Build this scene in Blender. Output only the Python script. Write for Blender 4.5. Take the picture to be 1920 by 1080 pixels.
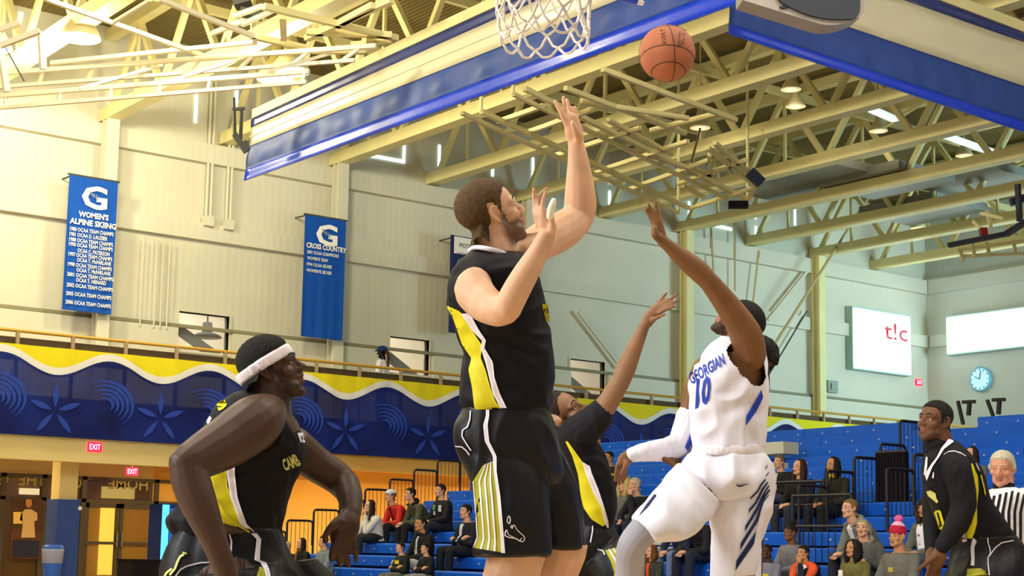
import bpy, bmesh, math, random
import numpy as np
from mathutils import Vector, Matrix
from mathutils.bvhtree import BVHTree

for o in list(bpy.data.objects):
    bpy.data.objects.remove(o)
SC = bpy.context.scene
COL = SC.collection

# ------------------------------------------------------------------ camera
F = 2893.0                       # focal length in pixels of the 1920 px frame
CX, CY = 960.0, 640.0            # principal point (the frame is a crop: lens shift)
YAW, PITCH, ROLL = math.radians(37.66), math.radians(7.752), math.radians(0.966)
CAM = Vector((0.0, 0.0, 0.95))
_f0 = Vector((math.sin(YAW), math.cos(YAW), 0)); _r0 = Vector((math.cos(YAW), -math.sin(YAW), 0)); _u0 = Vector((0, 0, 1))
FW = _f0 * math.cos(PITCH) + _u0 * math.sin(PITCH)
_u = _u0 * math.cos(PITCH) - _f0 * math.sin(PITCH)
RT = _r0 * math.cos(ROLL) + _u * math.sin(ROLL)
UP = _u * math.cos(ROLL) - _r0 * math.sin(ROLL)
cd = bpy.data.cameras.new('camera'); cam = bpy.data.objects.new('camera', cd); COL.objects.link(cam)
M = Matrix.Identity(4)
for i in range(3):
    M[i][0], M[i][1], M[i][2], M[i][3] = RT[i], UP[i], -FW[i], CAM[i]
cam.matrix_world = M
cd.sensor_width = 36.0; cd.lens = F / 1920 * 36.0
cd.shift_y = (CY - 540.0) / 1920.0
cd.clip_start = 0.05; cd.clip_end = 300
SC.camera = cam

# ------------------------------------------------------------------ world, big lights, exposure
w = bpy.data.worlds.new('world'); SC.world = w; w.use_nodes = True
bg = w.node_tree.nodes['Background']; bg.inputs[0].default_value = (1.0, 0.97, 0.92, 1); bg.inputs[1].default_value = 0.30
SC.view_settings.view_transform = 'Standard'; SC.view_settings.look = 'None'
SC.view_settings.exposure = 0.45; SC.view_settings.gamma = 1.0; SC.view_settings.use_curve_mapping = False

def area_light(name, loc, target, sx, sy, power, color):
    l = bpy.data.lights.new(name, 'AREA'); l.shape = 'RECTANGLE'; l.size = sx; l.size_y = sy; l.energy = power; l.color = color
    o = bpy.data.objects.new(name, l); COL.objects.link(o); o.location = loc
    o.rotation_euler = (Vector(target) - Vector(loc)).to_track_quat('-Z', 'Y').to_euler()
    return o
# added cool area light outside the frame that tints the far right walls
wd = area_light('window_daylight', (43.6, 12.0, 6.0), (41.2, 33, 6.5), 10, 5, 1250, (0.55, 0.88, 1.0)); wd.data.spread = math.radians(95)
# key area light from the left, added where no source is seen
area_light('side_daylight', (-5.5, 9.0, 5.2), (4.2, 5.2, 1.8), 5, 4, 850, (0.93, 0.96, 1.0))

# ------------------------------------------------------------------ helpers
def V(px, py, d):
    d = float(d); return CAM + d * (FW + float((px - CX) / F) * RT - float((py - CY) / F) * UP)
def _ray(px, py):
    return FW + float((px - CX) / F) * RT - float((py - CY) / F) * UP
def VZ(px, py, z):
    r = _ray(px, py); return CAM + r * ((z - CAM.z) / r.z)
def VX(px, py, x):
    r = _ray(px, py); return CAM + r * (x / r.x)
def VY(px, py, y):
    r = _ray(px, py); return CAM + r * (y / r.y)
def PXY(p):
    q = Vector(p) - CAM; d = q.dot(FW)
    return CX + F * q.dot(RT) / d, CY - F * q.dot(UP) / d, d

def lin(c):
    if isinstance(c, str):
        c = c.lstrip('#'); c = [int(c[i:i + 2], 16) / 255 for i in (0, 2, 4)]
    return tuple((x / 12.92 if x <= .04045 else ((x + .055) / 1.055) ** 2.4) for x in c) + (1.0,)

MATS = {}
def mat(name, col, rough=0.6, spec=0.4, noise=0.0, nscale=8.0, bump=0.0, bscale=60.0, emit=None, es=0.0, metal=0.0, wave=None, coat=0.0, sheen=0.0, alpha=1.0, trans=0.0, sss=0.0, col2=None):
    if name in MATS: return MATS[name]
    m = bpy.data.materials.new(name); m.use_nodes = True
    nt = m.node_tree; b = nt.nodes['Principled BSDF']
    c = lin(col)
    b.inputs['Base Color'].default_value = c
    b.inputs['Roughness'].default_value = rough
    b.inputs['Specular IOR Level'].default_value = spec
    b.inputs['Metallic'].default_value = metal
    b.inputs['Coat Weight'].default_value = coat
    b.inputs['Sheen Weight'].default_value = sheen
    b.inputs['Alpha'].default_value = alpha
    b.inputs['Transmission Weight'].default_value = trans
    if sss: b.inputs['Subsurface Weight'].default_value = sss; b.inputs['Subsurface Radius'].default_value = (.012, .005, .003)
    tc = nt.nodes.new('ShaderNodeTexCoord')
    if noise or col2:
        n = nt.nodes.new('ShaderNodeTexNoise'); n.inputs['Scale'].default_value = nscale; n.inputs['Detail'].default_value = 5
        nt.links.new(tc.outputs['Object'], n.inputs['Vector'])
        r = nt.nodes.new('ShaderNodeMapRange'); r.inputs[1].default_value = .3; r.inputs[2].default_value = .7
        nt.links.new(n.outputs[0], r.inputs[0])
        mx = nt.nodes.new('ShaderNodeMix'); mx.data_type = 'RGBA'
        c2 = lin(col2) if col2 else tuple(x * (1 - noise) for x in c[:3]) + (1,)
        mx.inputs[6].default_value = c2
        mx.inputs[7].default_value = c if col2 else tuple(min(1, x * (1 + noise * .5)) for x in c[:3]) + (1,)
        nt.links.new(r.outputs[0], mx.inputs[0]); nt.links.new(mx.outputs[2], b.inputs['Base Color'])
    h = None
    if bump:
        n2 = nt.nodes.new('ShaderNodeTexNoise'); n2.inputs['Scale'].default_value = bscale; n2.inputs['Detail'].default_value = 3
        nt.links.new(tc.outputs['Object'], n2.inputs['Vector']); h = n2.outputs[0]
    if wave:      # (axis, scale, strength): ribbed sheet
        wv = nt.nodes.new('ShaderNodeTexWave'); wv.bands_direction = wave[0]; wv.inputs['Scale'].default_value = wave[1]
        nt.links.new(tc.outputs['Object'], wv.inputs['Vector']); h = wv.outputs['Fac']; bump = wave[2]
    if h is not None:
        bp = nt.nodes.new('ShaderNodeBump'); bp.inputs['Strength'].default_value = bump; bp.inputs['Distance'].default_value = .02 if wave else .004
        nt.links.new(h, bp.inputs['Height']); nt.links.new(bp.outputs[0], b.inputs['Normal'])
    if emit:
        b.inputs['Emission Color'].default_value = lin(emit); b.inputs['Emission Strength'].default_value = es
    MATS[name] = m; return m

class MB:
    def __init__(s): s.v = []; s.f = []
    def quad(s, *p):
        n = len(s.v); s.v += [tuple(q) for q in p]; s.f.append(tuple(range(n, n + len(p)))); return s
    def box(s, a, b):
        x0, y0, z0 = [min(a[i], b[i]) for i in range(3)]; x1, y1, z1 = [max(a[i], b[i]) for i in range(3)]
        n = len(s.v)
        s.v += [(x0, y0, z0), (x1, y0, z0), (x1, y1, z0), (x0, y1, z0), (x0, y0, z1), (x1, y0, z1), (x1, y1, z1), (x0, y1, z1)]
        s.f += [tuple(n + i for i in q) for q in ((0, 3, 2, 1), (4, 5, 6, 7), (0, 1, 5, 4), (1, 2, 6, 5), (2, 3, 7, 6), (3, 0, 4, 7))]
        return s
    def bar(s, p, q, w, h=None, up=(0, 0, 1)):
        h = h or w; p = Vector(p); q = Vector(q); d = (q - p).normalized(); up = Vector(up)
        if abs(d.dot(up)) > .97: up = Vector((1, 0, 0))
        a = d.cross(up).normalized(); b = a.cross(d).normalized(); n = len(s.v)
        for c in (p, q):
            for i, j in ((-1, -1), (1, -1), (1, 1), (-1, 1)): s.v.append(tuple(c + a * (w / 2 * i) + b * (h / 2 * j)))
        s.f += [tuple(n + i for i in t) for t in ((0, 1, 2, 3), (7, 6, 5, 4), (0, 4, 5, 1), (1, 5, 6, 2), (2, 6, 7, 3), (3, 7, 4, 0))]
        return s
    def tube(s, pts, r, k=8, closed=False):
        pts = [Vector(p) for p in pts]; n0 = len(s.v); m = len(pts); pa = None
        rs = r if isinstance(r, (list, tuple)) else [r] * m
        for i, p in enumerate(pts):
            if closed: d = (pts[(i + 1) % m] - pts[i - 1]).normalized()
            else: d = (pts[min(i + 1, m - 1)] - pts[max(i - 1, 0)]).normalized()
            if pa is None:
                a = d.cross(Vector((0, 0, 1)) if abs(d.z) < .9 else Vector((1, 0, 0))).normalized()
            else: a = (pa - d * pa.dot(d)).normalized()
            pa = a; b = d.cross(a)
            for j in range(k):
                t = 2 * math.pi * j / k; s.v.append(tuple(p + (a * math.cos(t) + b * math.sin(t)) * rs[i]))
        for i in range(m if closed else m - 1):
            for j in range(k):
                A = n0 + i * k; B = n0 + ((i + 1) % m) * k
                s.f.append((A + j, A + (j + 1) % k, B + (j + 1) % k, B + j))
        if not closed:
            s.f.append(tuple(n0 + j for j in range(k))[::-1]); s.f.append(tuple(n0 + (m - 1) * k + j for j in range(k)))
        return s
    def lathe(s, c, prof, k=16, axis=(0, 0, 1)):
        ax = Vector(axis).normalized(); a = ax.cross(Vector((1, 0, 0)) if abs(ax.x) < .9 else Vector((0, 1, 0))).normalized(); b = ax.cross(a)
        c = Vector(c); n0 = len(s.v)
        for r, z in prof:
            for j in range(k):
                t = 2 * math.pi * j / k; s.v.append(tuple(c + ax * z + (a * math.cos(t) + b * math.sin(t)) * max(r, 1e-4)))
        for i in range(len(prof) - 1):
            for j in range(k):
                A = n0 + i * k; B = A + k; s.f.append((A + j, A + (j + 1) % k, B + (j + 1) % k, B + j))
        s.f.append(tuple(n0 + j for j in range(k))[::-1]); s.f.append(tuple(n0 + (len(prof) - 1) * k + j for j in range(k)))
        return s
    def prism(s, pts, off):
        off = Vector(off); n = len(s.v); m = len(pts)
        s.v += [tuple(p) for p in pts] + [tuple(Vector(p) + off) for p in pts]
        s.f.append(tuple(range(n + m - 1, n - 1, -1))); s.f.append(tuple(range(n + m, n + 2 * m)))
        for i in range(m): j = (i + 1) % m; s.f.append((n + i, n + j, n + m + j, n + m + i))
        return s
    def build(s, name, m, parent=None, smooth=False):
        me = bpy.data.meshes.new(name); me.from_pydata(s.v, [], s.f); me.update()
        if smooth: me.polygons.foreach_set('use_smooth', [True] * len(me.polygons))
        return link(name, me, m, parent)

MESHOBJ = {}; GT = {}
def link(name, me, m, parent=None):
    o = bpy.data.objects.new(name, me); COL.objects.link(o); MESHOBJ[me.name] = o
    if m is not None:
        if isinstance(m, (list, tuple)):
            for q in m: me.materials.append(q)
        elif not me.materials: me.materials.append(m)
    if parent is not None:
        o.parent = parent
        o.matrix_parent_inverse = parent.matrix_world.inverted() if parent.type != 'EMPTY' else Matrix.Translation(-parent.location)
    return o
def garment(T, parent):        # trims and prints become children of the garment they lie on
    q = GT.get(id(T)); o = MESHOBJ.get(q[1].name) if q else None
    return o if o is not None and o.parent == parent and o.name.split('.')[0] != 'body' else parent
def tag(o, label, cat, group=None):
    o['label'] = label; o['category'] = cat
    if group: o['group'] = group
    return o
def struct(o): o['kind'] = 'structure'; return o
def stuff(o): o['kind'] = 'stuff'; return o
def thing(name, loc, label, cat, group=None):
    o = bpy.data.objects.new(name, None); COL.objects.link(o); o.location = loc; o.empty_display_size = .1
    bpy.context.view_layer.update() if False else None
    o.matrix_world = Matrix.Translation(loc)
    return tag(o, label, cat, group)

def text_mesh(s, size=1.0, bold=0.0, font=None):
    cu = bpy.data.curves.new('lettering', 'FONT'); cu.body = s; cu.size = size; cu.align_x = 'CENTER'; cu.align_y = 'CENTER'; cu.offset = bold; cu.resolution_u = 2
    o = bpy.data.objects.new('lettering', cu); COL.objects.link(o)
    dg = bpy.context.evaluated_depsgraph_get(); me = bpy.data.meshes.new_from_object(o.evaluated_get(dg))
    bpy.data.objects.remove(o); me.materials.clear()
    return me
def text_on(name, s, origin, ax, ay, h, m, parent, width=None, bold=0.0, mirror=False, shear=0.0, thick=0.004):
    """flat lettering: origin centre, ax = reading direction, ay = up, h = cap height, width = total width"""
    me = text_mesh(s, 1.0, bold)
    co = np.empty(len(me.vertices) * 3); me.vertices.foreach_get('co', co); co = co.reshape(-1, 3)
    if len(co) == 0: return None
    x0, x1, y0, y1 = co[:, 0].min(), co[:, 0].max(), co[:, 1].min(), co[:, 1].max()
    u = (co[:, 0] - (x0 + x1) / 2); v = (co[:, 1] - (y0 + y1) / 2)
    sy = h / (y1 - y0); sx = (width / (x1 - x0)) if width else sy
    u *= sx; v *= sy; u += shear * v
    if mirror: u = -u
    ax = np.array(ax); ay = np.array(ay); P = np.array(origin) + u[:, None] * ax + v[:, None] * ay
    me.vertices.foreach_set('co', P.ravel()); me.update()
    return link(name, me, m, parent)

random.seed(4)
# ------------------------------------------------------------------ materials of the hall
WALL = mat('cream_wall_paint', '#d8d4c0', .75, .2, noise=.05, nscale=.6, wave=('X', 1.6, .12))
WALLE = mat('pale_wall_paint', '#cdd0c6', .75, .2, noise=.05, nscale=.6, wave=('Y', 1.6, .12))
STEEL = mat('cream_steel_paint', '#e6dca0', .5, .4, noise=.06, nscale=1.5)
STEELW = mat('white_steel_paint', '#f6eecb', .45, .4)
DECK = mat('olive_roof_deck', '#87784a', .8, .2, noise=.15, nscale=.8, wave=('X', 2.4, .9))
GREYST = mat('grey_duct_metal', '#8e9088', .5, .4, metal=.3)
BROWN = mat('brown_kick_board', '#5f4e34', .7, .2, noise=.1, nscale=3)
MUST = mat('mustard_rail_paint', '#c89a35', .5, .4)
BLUEV = mat('blue_vinyl', '#2c4c98', .34, .6, noise=.12, nscale=2, coat=.4)
BLUEH = mat('bright_blue_hem_vinyl', '#0b3fd6', .32, .5, coat=.3)
NAVYV = mat('navy_vinyl_band', '#22357a', .3, .5, coat=.4)
CREAMV = mat('cream_vinyl_band', '#e2dabb', .26, .6, coat=.5)
BANNER = mat('royal_blue_banner_cloth', '#0f4fb0', .7, .2, noise=.06, nscale=3)
WHITE = mat('white_print', '#f2f0ea', .6, .3)
BLACKM = mat('black_steel', '#15151a', .45, .4)
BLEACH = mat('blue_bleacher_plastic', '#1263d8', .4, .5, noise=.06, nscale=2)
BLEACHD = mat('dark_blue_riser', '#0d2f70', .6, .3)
GLOW = mat('daylight_slit', '#ffffff', .5, .2, emit='#d8fbff', es=2.2)
BLACKF = mat('black_fabric', '#17151a', .8, .2, bump=.4, bscale=20)
FLOORM = mat('maple_court_floor', '#c9b08c', .25, .5, noise=.12, nscale=1.2)
DOORG = mat('dark_bronze_frame', '#4d4331', .5, .4)
GLASSD = mat('amber_glass', '#6b4a22', .08, .6, noise=.3, nscale=.7)

YW, XE = 33.8, 44.6
ZC = 10.75
# ------------------------------------------------------------------ floor, roof deck, walls
fb = MB().box((-12, -10, -.05), (XE + .5, YW + 6, 0)); struct(fb.build('floor', FLOORM))
rb = MB().box((-12, -10, 13.1), (XE + .5, YW + .5, 13.25)); struct(rb.build('ceiling', DECK))

def holed_wall(axis, c, u0, u1, z0, z1, holes, thick, m, name):
    us = sorted({u0, u1, *[h[0] for h in holes], *[h[1] for h in holes]}); zs = sorted({z0, z1, *[h[2] for h in holes], *[h[3] for h in holes]})
    b = MB()
    for i in range(len(us) - 1):
        for j in range(len(zs) - 1):
            um, zm = (us[i] + us[i + 1]) / 2, (zs[j] + zs[j + 1]) / 2
            if any(h[0] < um < h[1] and h[2] < zm < h[3] for h in holes): continue
            if axis == 'Y': b.box((us[i], c, zs[j]), (us[i + 1], c + thick, zs[j + 1]))
            else: b.box((c, us[i], zs[j]), (c + thick, us[i + 1], zs[j + 1]))
    return struct(b.build(name, m))
def wx(px, y=YW):       # x coordinate along the long wall under pixel column px
    r = _ray(px, 640); return y * r.x / r.y
win = []
for i, (a, b_, t, bt) in enumerate(((335, 427, 583, 665), (730, 803, 630, 705), (1068, 1133, 672, 742))):
    p = VY(a, t, YW); q = VY(b_, bt, YW); tp = VY((a + b_) / 2, t + .06 * (b_ - a), YW)
    win.append((p.x, q.x, q.z, tp.z))
wl = holed_wall('Y', YW, -12, XE + .3, 3.0, 13.1, win, .25, WALL, 'wall_left')
we = holed_wall('X', XE, -10, YW + .3, 0, 13.1, [], .25, WALLE, 'wall_right')
# rooms behind the three interior windows
LITROOM = mat('pale_room_paint', '#efe6d2', .8, .1)
DARKB = mat('dark_grey_brace', '#4a4a44', .6, .3)
room = MB().box((win[0][0] - 6, YW + 3.6, 3.5), (win[2][1] + 8, YW + 3.7, 9)); struct(room.build('wall_back_room', LITROOM))
for i, (a, b_, z0, z1) in enumerate(win):
    o = bpy.data.objects.new('window_%d' % (i + 1), None); COL.objects.link(o); o.location = (a, YW, z0); o.matrix_world = Matrix.Translation((a, YW, z0)); struct(o)
    fr = MB(); t = .05
    fr.box((a - t, YW - .04, z0 - t), (a, YW + .2, z1 + t)).box((b_, YW - .04, z0 - t), (b_ + t, YW + .2, z1 + t)).box((a, YW - .04, z1), (b_, YW + .2, z1 + t)).box((a, YW - .04, z0 - t), (b_, YW + .2, z0))
    fr.build('window_frame', WALL, o)
    MB().box((a, YW + .1, z0), (b_, YW + .11, z1)).build('pane', mat('clear_glass', '#ffffff', .02, .4, alpha=.08), o)
    l = bpy.data.lights.new('room_light', 'AREA'); l.size = 2; l.energy = 70; l.color = (1, .95, .86)
    lo = bpy.data.objects.new('room_light', l); COL.objects.link(lo); lo.location = ((a + b_) / 2 + .5, YW + 1.6, z1 + 1.6); lo.rotation_euler = (.3, 0, 0)
    sl = (z0 - z1 - .2) / (b_ - a + .7); xe = a - .3 + (3.86 - z1 - .1) / sl; br = MB().bar((a - .3, YW + .9, z1 + .1), (xe, YW + .9, 3.86), .16, .22)
    tag(br.build('diagonal_brace', DARKB), 'dark diagonal steel brace seen through the %s interior window' % ('left', 'middle', 'right')[i], 'brace', 'braces behind the windows')
    bb = MB()
    for k in range(4): bb.bar((a - .5, YW + 2.4 + .2 * k, z0 + .3 * k - .1), (b_ + .5, YW + 2.4 + .2 * k, z0 + .3 * k + .25), .05, .07)
    for k in range(3): bb.bar((a + .3 + .4 * k, YW + 2.6, z0 - .3), (a + .3 + .4 * k, YW + 2.6, z1 + .2), .05, .05)
    tag(bb.build('roof_truss', STEELW), 'pale steel framing in the room behind the %s interior window' % ('left', 'middle', 'right')[i], 'truss', 'framing behind the windows')

# pendant dish lamp in the room behind the left window
p = VY(388, 632, YW + 1.2); t = thing('pendant_lamp', p, 'dark dish pendant lamp seen through the left interior window', 'lamp')
MB().lathe(p, [(.36, -.02), (.38, 0), (.30, .06), (.13, .12), (.12, .36), (.02, .4)], 18).build('dish', DARKB, t, True)
MB().tube([p + Vector((0, 0, .38)), (p.x, p.y, 9.0)], .02, 6).build('stem', DARKB, t)
# girts and eave beam, wall columns
def girt(name, z0, z1, dep):
    struct(MB().box((-12, YW - dep, z0), (XE - .01, YW - .001, z1)).build(name, WALL))
girt('trim_1', 10.2, 10.68, .22); girt('trim_2', 8.3, 8.72, .16)
struct(MB().box((-12, YW - .10, 6.12), (XE - .01, YW - .001, 6.2)).build('trim_3', mat('dark_ledge', '#8d8768', .7)))
struct(MB().box((-12, YW - .16, 4.0), (win[0][0] - .06, YW - .001, 6.1)).box((win[0][1] + .06, YW - .16, 4.0), (win[1][0] - .06, YW - .001, 6.1)).box((win[1][1] + .06, YW - .16, 4.0), (win[2][0] - .06, YW - .001, 6.1)).box((win[2][1] + .06, YW - .16, 4.0), (XE - .01, YW - .001, 6.1)).build('trim_4', WALL))
struct(MB().box((XE - .16, -10, 8.3), (XE - .001, YW - .25, 8.72)).box((XE - .2, -10, 10.2), (XE - .001, YW - .25, 10.68)).build('trim_5', WALLE))
colx = [7.7, 13.9, 20.15, 26.35, 32.5, 38.5]
for i, x in enumerate(colx):
    b = MB(); w2 = .15
    b.box((x - w2, YW - .52, 3.9), (x + w2, YW - .44, ZC)).box((x - .03, YW - .44, 3.9), (x + .03, YW - .2, ZC)).box((x - w2, YW - .26, 3.9), (x + w2, YW - .2, ZC))
    struct(b.build('trim_%d' % (10 + i), STEEL if x > 30 else WALL))
# daylight slits in the gable strip above the eave
SLIT = ['bright vertical daylight slit beside the far end of the long curtain', 'faint vertical daylight slit below the left folded frame', 'faint vertical daylight slit joining the long level slit below the curtain', 'vertical daylight slit right of the L-shaped pair', "short daylight slit above the jumping player's head", "tall daylight slit right of the jumping player's head", 'upper of two daylight slits right of the raised forearm', 'lower of two daylight slits right of the raised forearm', "upper of two daylight slits below the folded frame's tip", "lower of two daylight slits below the folded frame's tip", 'upper small daylight slit right of the dark pad', 'lower small daylight slit right of the dark pad', 'rightmost vertical daylight slit, above the tan rope', 'long level daylight slit under the blue curtain hem', "short level daylight slit above the raised dark hand's forearm"]
b = 0
for (x0, y0, x1, y1) in ((442, 165, 447, 232), (368, 172, 370, 230), (756, 252, 761, 306), (822, 272, 826, 312), (922, 300, 926, 330), (997, 296, 1002, 346), (1141, 330, 1145, 344), (1141, 358, 1145, 383), (1290, 378, 1294, 386), (1290, 394, 1294, 410), (1415, 402, 1418, 410), (1415, 424, 1419, 440), (1489, 390, 1492, 422), (664, 288, 664, 292), (1330, 420, 1330, 424)):
    if x0 == x1:
        xa = {664: (664, 286, 757, 303), 1330: (1330, 420, 1372, 430)}[x0]
        p = VY(xa[0], xa[1], YW - .01); q = VY(xa[2], xa[3], YW - .01)
        o = MB().bar(p, q, .04, .075).build('daylight_slit', GLOW)
    else:
        p = VY((x0 + x1) / 2, y0, YW - .01); q = VY((x0 + x1) / 2, y1, YW - .01)
        o = MB().box((p.x - .03, YW - .03, q.z), (p.x + .03, YW - .004, p.z)).build('daylight_slit', GLOW)
    tag(o, SLIT[b], 'light slit', 'daylight slits under the roof'); b += 1

# ------------------------------------------------------------------ roof trusses
def truss(x, i):
    t = thing('roof_truss', (x, YW, ZC), 'cream welded roof truss, number %s from the far end wall' % ['twelve', 'eleven', 'ten', 'nine', 'eight', 'seven', 'six', 'five', 'four', 'three', 'two', 'one'][i], 'truss', 'roof trusses')
    y0 = -9
    MB().box((x - .17, y0, ZC), (x + .17, YW - .02, ZC + .3)).build('bottom_chord', STEEL, t)
    MB().box((x - .12, y0, 12.75), (x + .12, YW - .02, 13.0)).build('top_chord', STEEL, t)
    p = 2.75; n = int((YW - y0) / p); me = None; me2 = None
    for k in range(n):
        ya = YW - .3 - k * p; m = ya - p / 2; yb = ya - p
        if yb < y0: break
        for (A, B, key) in (((x, ya, ZC + .15), (x, m, 12.85), 0), ((x, m, 12.85), (x, yb, ZC + .15), 1)):
            MB().bar(A, B, .12, .13).build('web', STEEL, t)
        if k % 2 == 0: MB().bar((x, m, 12.85), (x, m, ZC + .15), .07, .07).build('post', STEEL, t)
    return t
TX = [7.7, 10.8, 13.9, 17.0, 20.15, 23.2, 26.3, 29.4, 32.5, 35.6, 38.6, 41.7]
for i, x in enumerate(TX): truss(x, i)
for i, y in enumerate([2, 6, 10, 14, 18, 22, 26, 30]):
    o = MB().box((-10, y - .06, 12.55), (XE, y + .06, 12.74)).build('roof_purlin', STEEL)
    tag(o, 'cream steel purlin, %s from the banner wall' % ['eighth', 'seventh', 'sixth', 'fifth', 'fourth', 'third', 'second', 'first'][i], 'purlin', 'roof purlins')
    for j in range(2):
        yy = y + 2 * j
# cross braces in the roof plane
k = 0
for i in range(1, len(TX) - 1, 2):
    for ya in (8, 20):
        o = MB().bar((TX[i], ya, 12.4), (TX[i + 1], ya + 6, 12.4), .08).build('roof_brace', STEEL)
        tag(o, 'slim cream diagonal brace in the roof, %s bay from the left, %s of the pair' % (['first', 'second', 'third', 'fourth', 'fifth'][(i - 1) // 2], 'nearer' if ya == 8 else 'farther'), 'brace', 'roof braces')
# grey ducts and lit skylight strips at the right
for i, (x0, y0, x1, y1, z) in enumerate(((1600, 190, 1680, 225, 12.0), (1745, 245, 1860, 285, 12.0))):
    o = MB().bar(VZ(x0, y0, z), VZ(x1, y1, z), .25, .08).build('strip_light', mat('strip_light_glow', '#dfe8ea', .4, .3, emit='#dfefff', es=.7))
    tag(o, ('pale strip light in the roof nearest the hanging curtain', 'pale strip light in the roof nearest the right edge')[i], 'light')
for i, (px, py, z) in enumerate(((1545, 330, 11.3), (1660, 338, 11.2), (1800, 330, 11.4), (1730, 392, 11.2), (1480, 345, 11.3))):
    p = VZ(px, py, z); b = MB().box(p - Vector((1.2, 1.4, .12)), p + Vector((1.2, 1.4, .12)))
    tag(b.build('ceiling_duct', GREYST), 'grey ventilation box above the trusses, %s' % ('left of the right wall brace', 'above the cable anchor', 'nearest the right edge', 'above the far wall screens', 'leftmost of the grey boxes')[i], 'duct', 'grey ventilation boxes')

# ------------------------------------------------------------------ high-bay lamps
LAMPG = mat('lamp_glow', '#ffffff', .4, .2, emit='#fff4dc', es=9.0)
LAMPD = mat('dim_lamp_glow', '#d8d0b0', .4, .2, emit='#e8dcb8', es=.35)
LAMPH = mat('lamp_housing', '#d8cda0', .5, .4)
def lamp(p, label, power=420, lens=None, k=1.0, col=(1.0, .91, .62)):
    t = thing('high_bay_lamp', p, label, 'lamp', 'high-bay ceiling lamps')
    MB().lathe(p, [(a * k, z * k) for a, z in ((.02, .75), (.05, .74), (.1, .72), (.14, .6), (.16, .45), (.36, .12), (.4, 0), (.38, 0), (.34, .1), (.1, .3))], 20).build('housing', LAMPH, t, True)
    MB().lathe(p, [(.33 * k, .02), (.2 * k, -.02), (.01, -.04)], 20).build('lens', lens or LAMPG, t, True)
    MB().tube([p + Vector((0, 0, .74 * k)), p + Vector((0, 0, 13.12 - p.z))], .015, 6).build('hanger', STEEL, t)
    l = bpy.data.lights.new('lamp_light', 'POINT'); l.shadow_soft_size = .3; l.energy = power; l.color = col
    o = bpy.data.objects.new('lamp_light', l); COL.objects.link(o); o.location = p - Vector((0, 0, .36))
vis_l = [((150, 72), 10.6, 'bright high-bay lamp at the upper left corner of the picture'), ((517, 150), 10.6, 'bright high-bay lamp hanging just left of the blue curtain end'),
         ((1483, 168), 12.1, 'dim high-bay lamp behind the trusses right of the ball'), ((1492, 200), 11.9, 'dim high-bay lamp below its twin right of the ball'),
         ((1647, 246), 12.1, 'dim high-bay lamp under the hanging curtain'), ((1808, 292), 12.1, 'dim high-bay lamp nearest the right edge'), ((1313, 240), 11.0, 'small round lamp between the folded frames below the ball'), ((1722, 428), 11.2, 'dim high-bay lamp above the wall screens')]
for (q, z, lb) in vis_l: lamp(VZ(q[0], q[1], z), lb, 300 if q[0] < 900 else 10, None if q[0] < 900 else LAMPD, 1.0 if q[0] < 900 else .62)
for (x, y, e) in ((3.4, 0.4, 700), (7.5, -1.5, 650), (0.5, 7.5, 900), (8.5, 5.0, 600), (-4.0, 5.0, 700), (14, 3.5, 380), (3.5, 15, 420), (22, 6, 160), (9, 21, 420), (9.74, 29.55, 750), (17, 16, 80), (15, 27, 190), (4, 27, 220)):  # the one close to the long wall is added for the curtain's glare
    lamp(Vector((x, y, 10.6)), 'high-bay lamp over the court outside the picture', e, None, 1.0, (1.0, .97, .93) if x * .61 + y * .79 < 13.5 else (1.0, .91, .62))
SKIRT = mat('blue_skirt_vinyl', '#2b4a96', .55, .4, noise=.1, nscale=2)
# ------------------------------------------------------------------ folded vinyl curtains under the roof
def ribbon(name, m, parent, pts_top, pts_bot, nrm, thick, wrinkle=0.0, nx=90, nz=8, seed=1, bulge=0.0):
    """hanging vinyl strip between two 3-D edge lines, with real thickness and folds"""
    rs = np.random.RandomState(seed); b = MB(); nrm = Vector(nrm)
    ph = rs.rand(6) * 6.28; fr = rs.uniform(8, 40, 6)
    def fold(u, v):
        s = sum(math.sin(fr[i] * u * 6.28 + ph[i] + 2.2 * v * (i % 3 - 1)) / (1 + .08 * fr[i]) for i in range(6))
        return wrinkle * s * (.3 + .7 * math.sin(math.pi * min(1, v * 1.05))) + bulge * math.sin(math.pi * v)
    for side in (1, -1):
        n0 = len(b.v)
        for i in range(nx + 1):
            u = i / nx; T = Vector(pts_top[0]).lerp(Vector(pts_top[1]), u); B = Vector(pts_bot[0]).lerp(Vector(pts_bot[1]), u)
            for j in range(nz + 1):
                v = j / nz; b.v.append(tuple(T.lerp(B, v) + nrm * (fold(u, v) + side * thick / 2)))
        for i in range(nx):
            for j in range(nz):
                a = n0 + i * (nz + 1) + j; q = (a, a + 1, a + nz + 2, a + nz + 1); b.f.append(q if side > 0 else q[::-1])
    N = (nx + 1) * (nz + 1)
    for i in range(nx):
        for j in (0, nz):
            a = i * (nz + 1) + j; c = a + nz + 1; b.f.append((a, c, N + c, N + a))
    for j in range(nz):
        for i in (0, nx):
            a = i * (nz + 1) + j; b.f.append((a, a + 1, N + a + 1, N + a))
    return b.build(name, m, parent, True)
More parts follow.
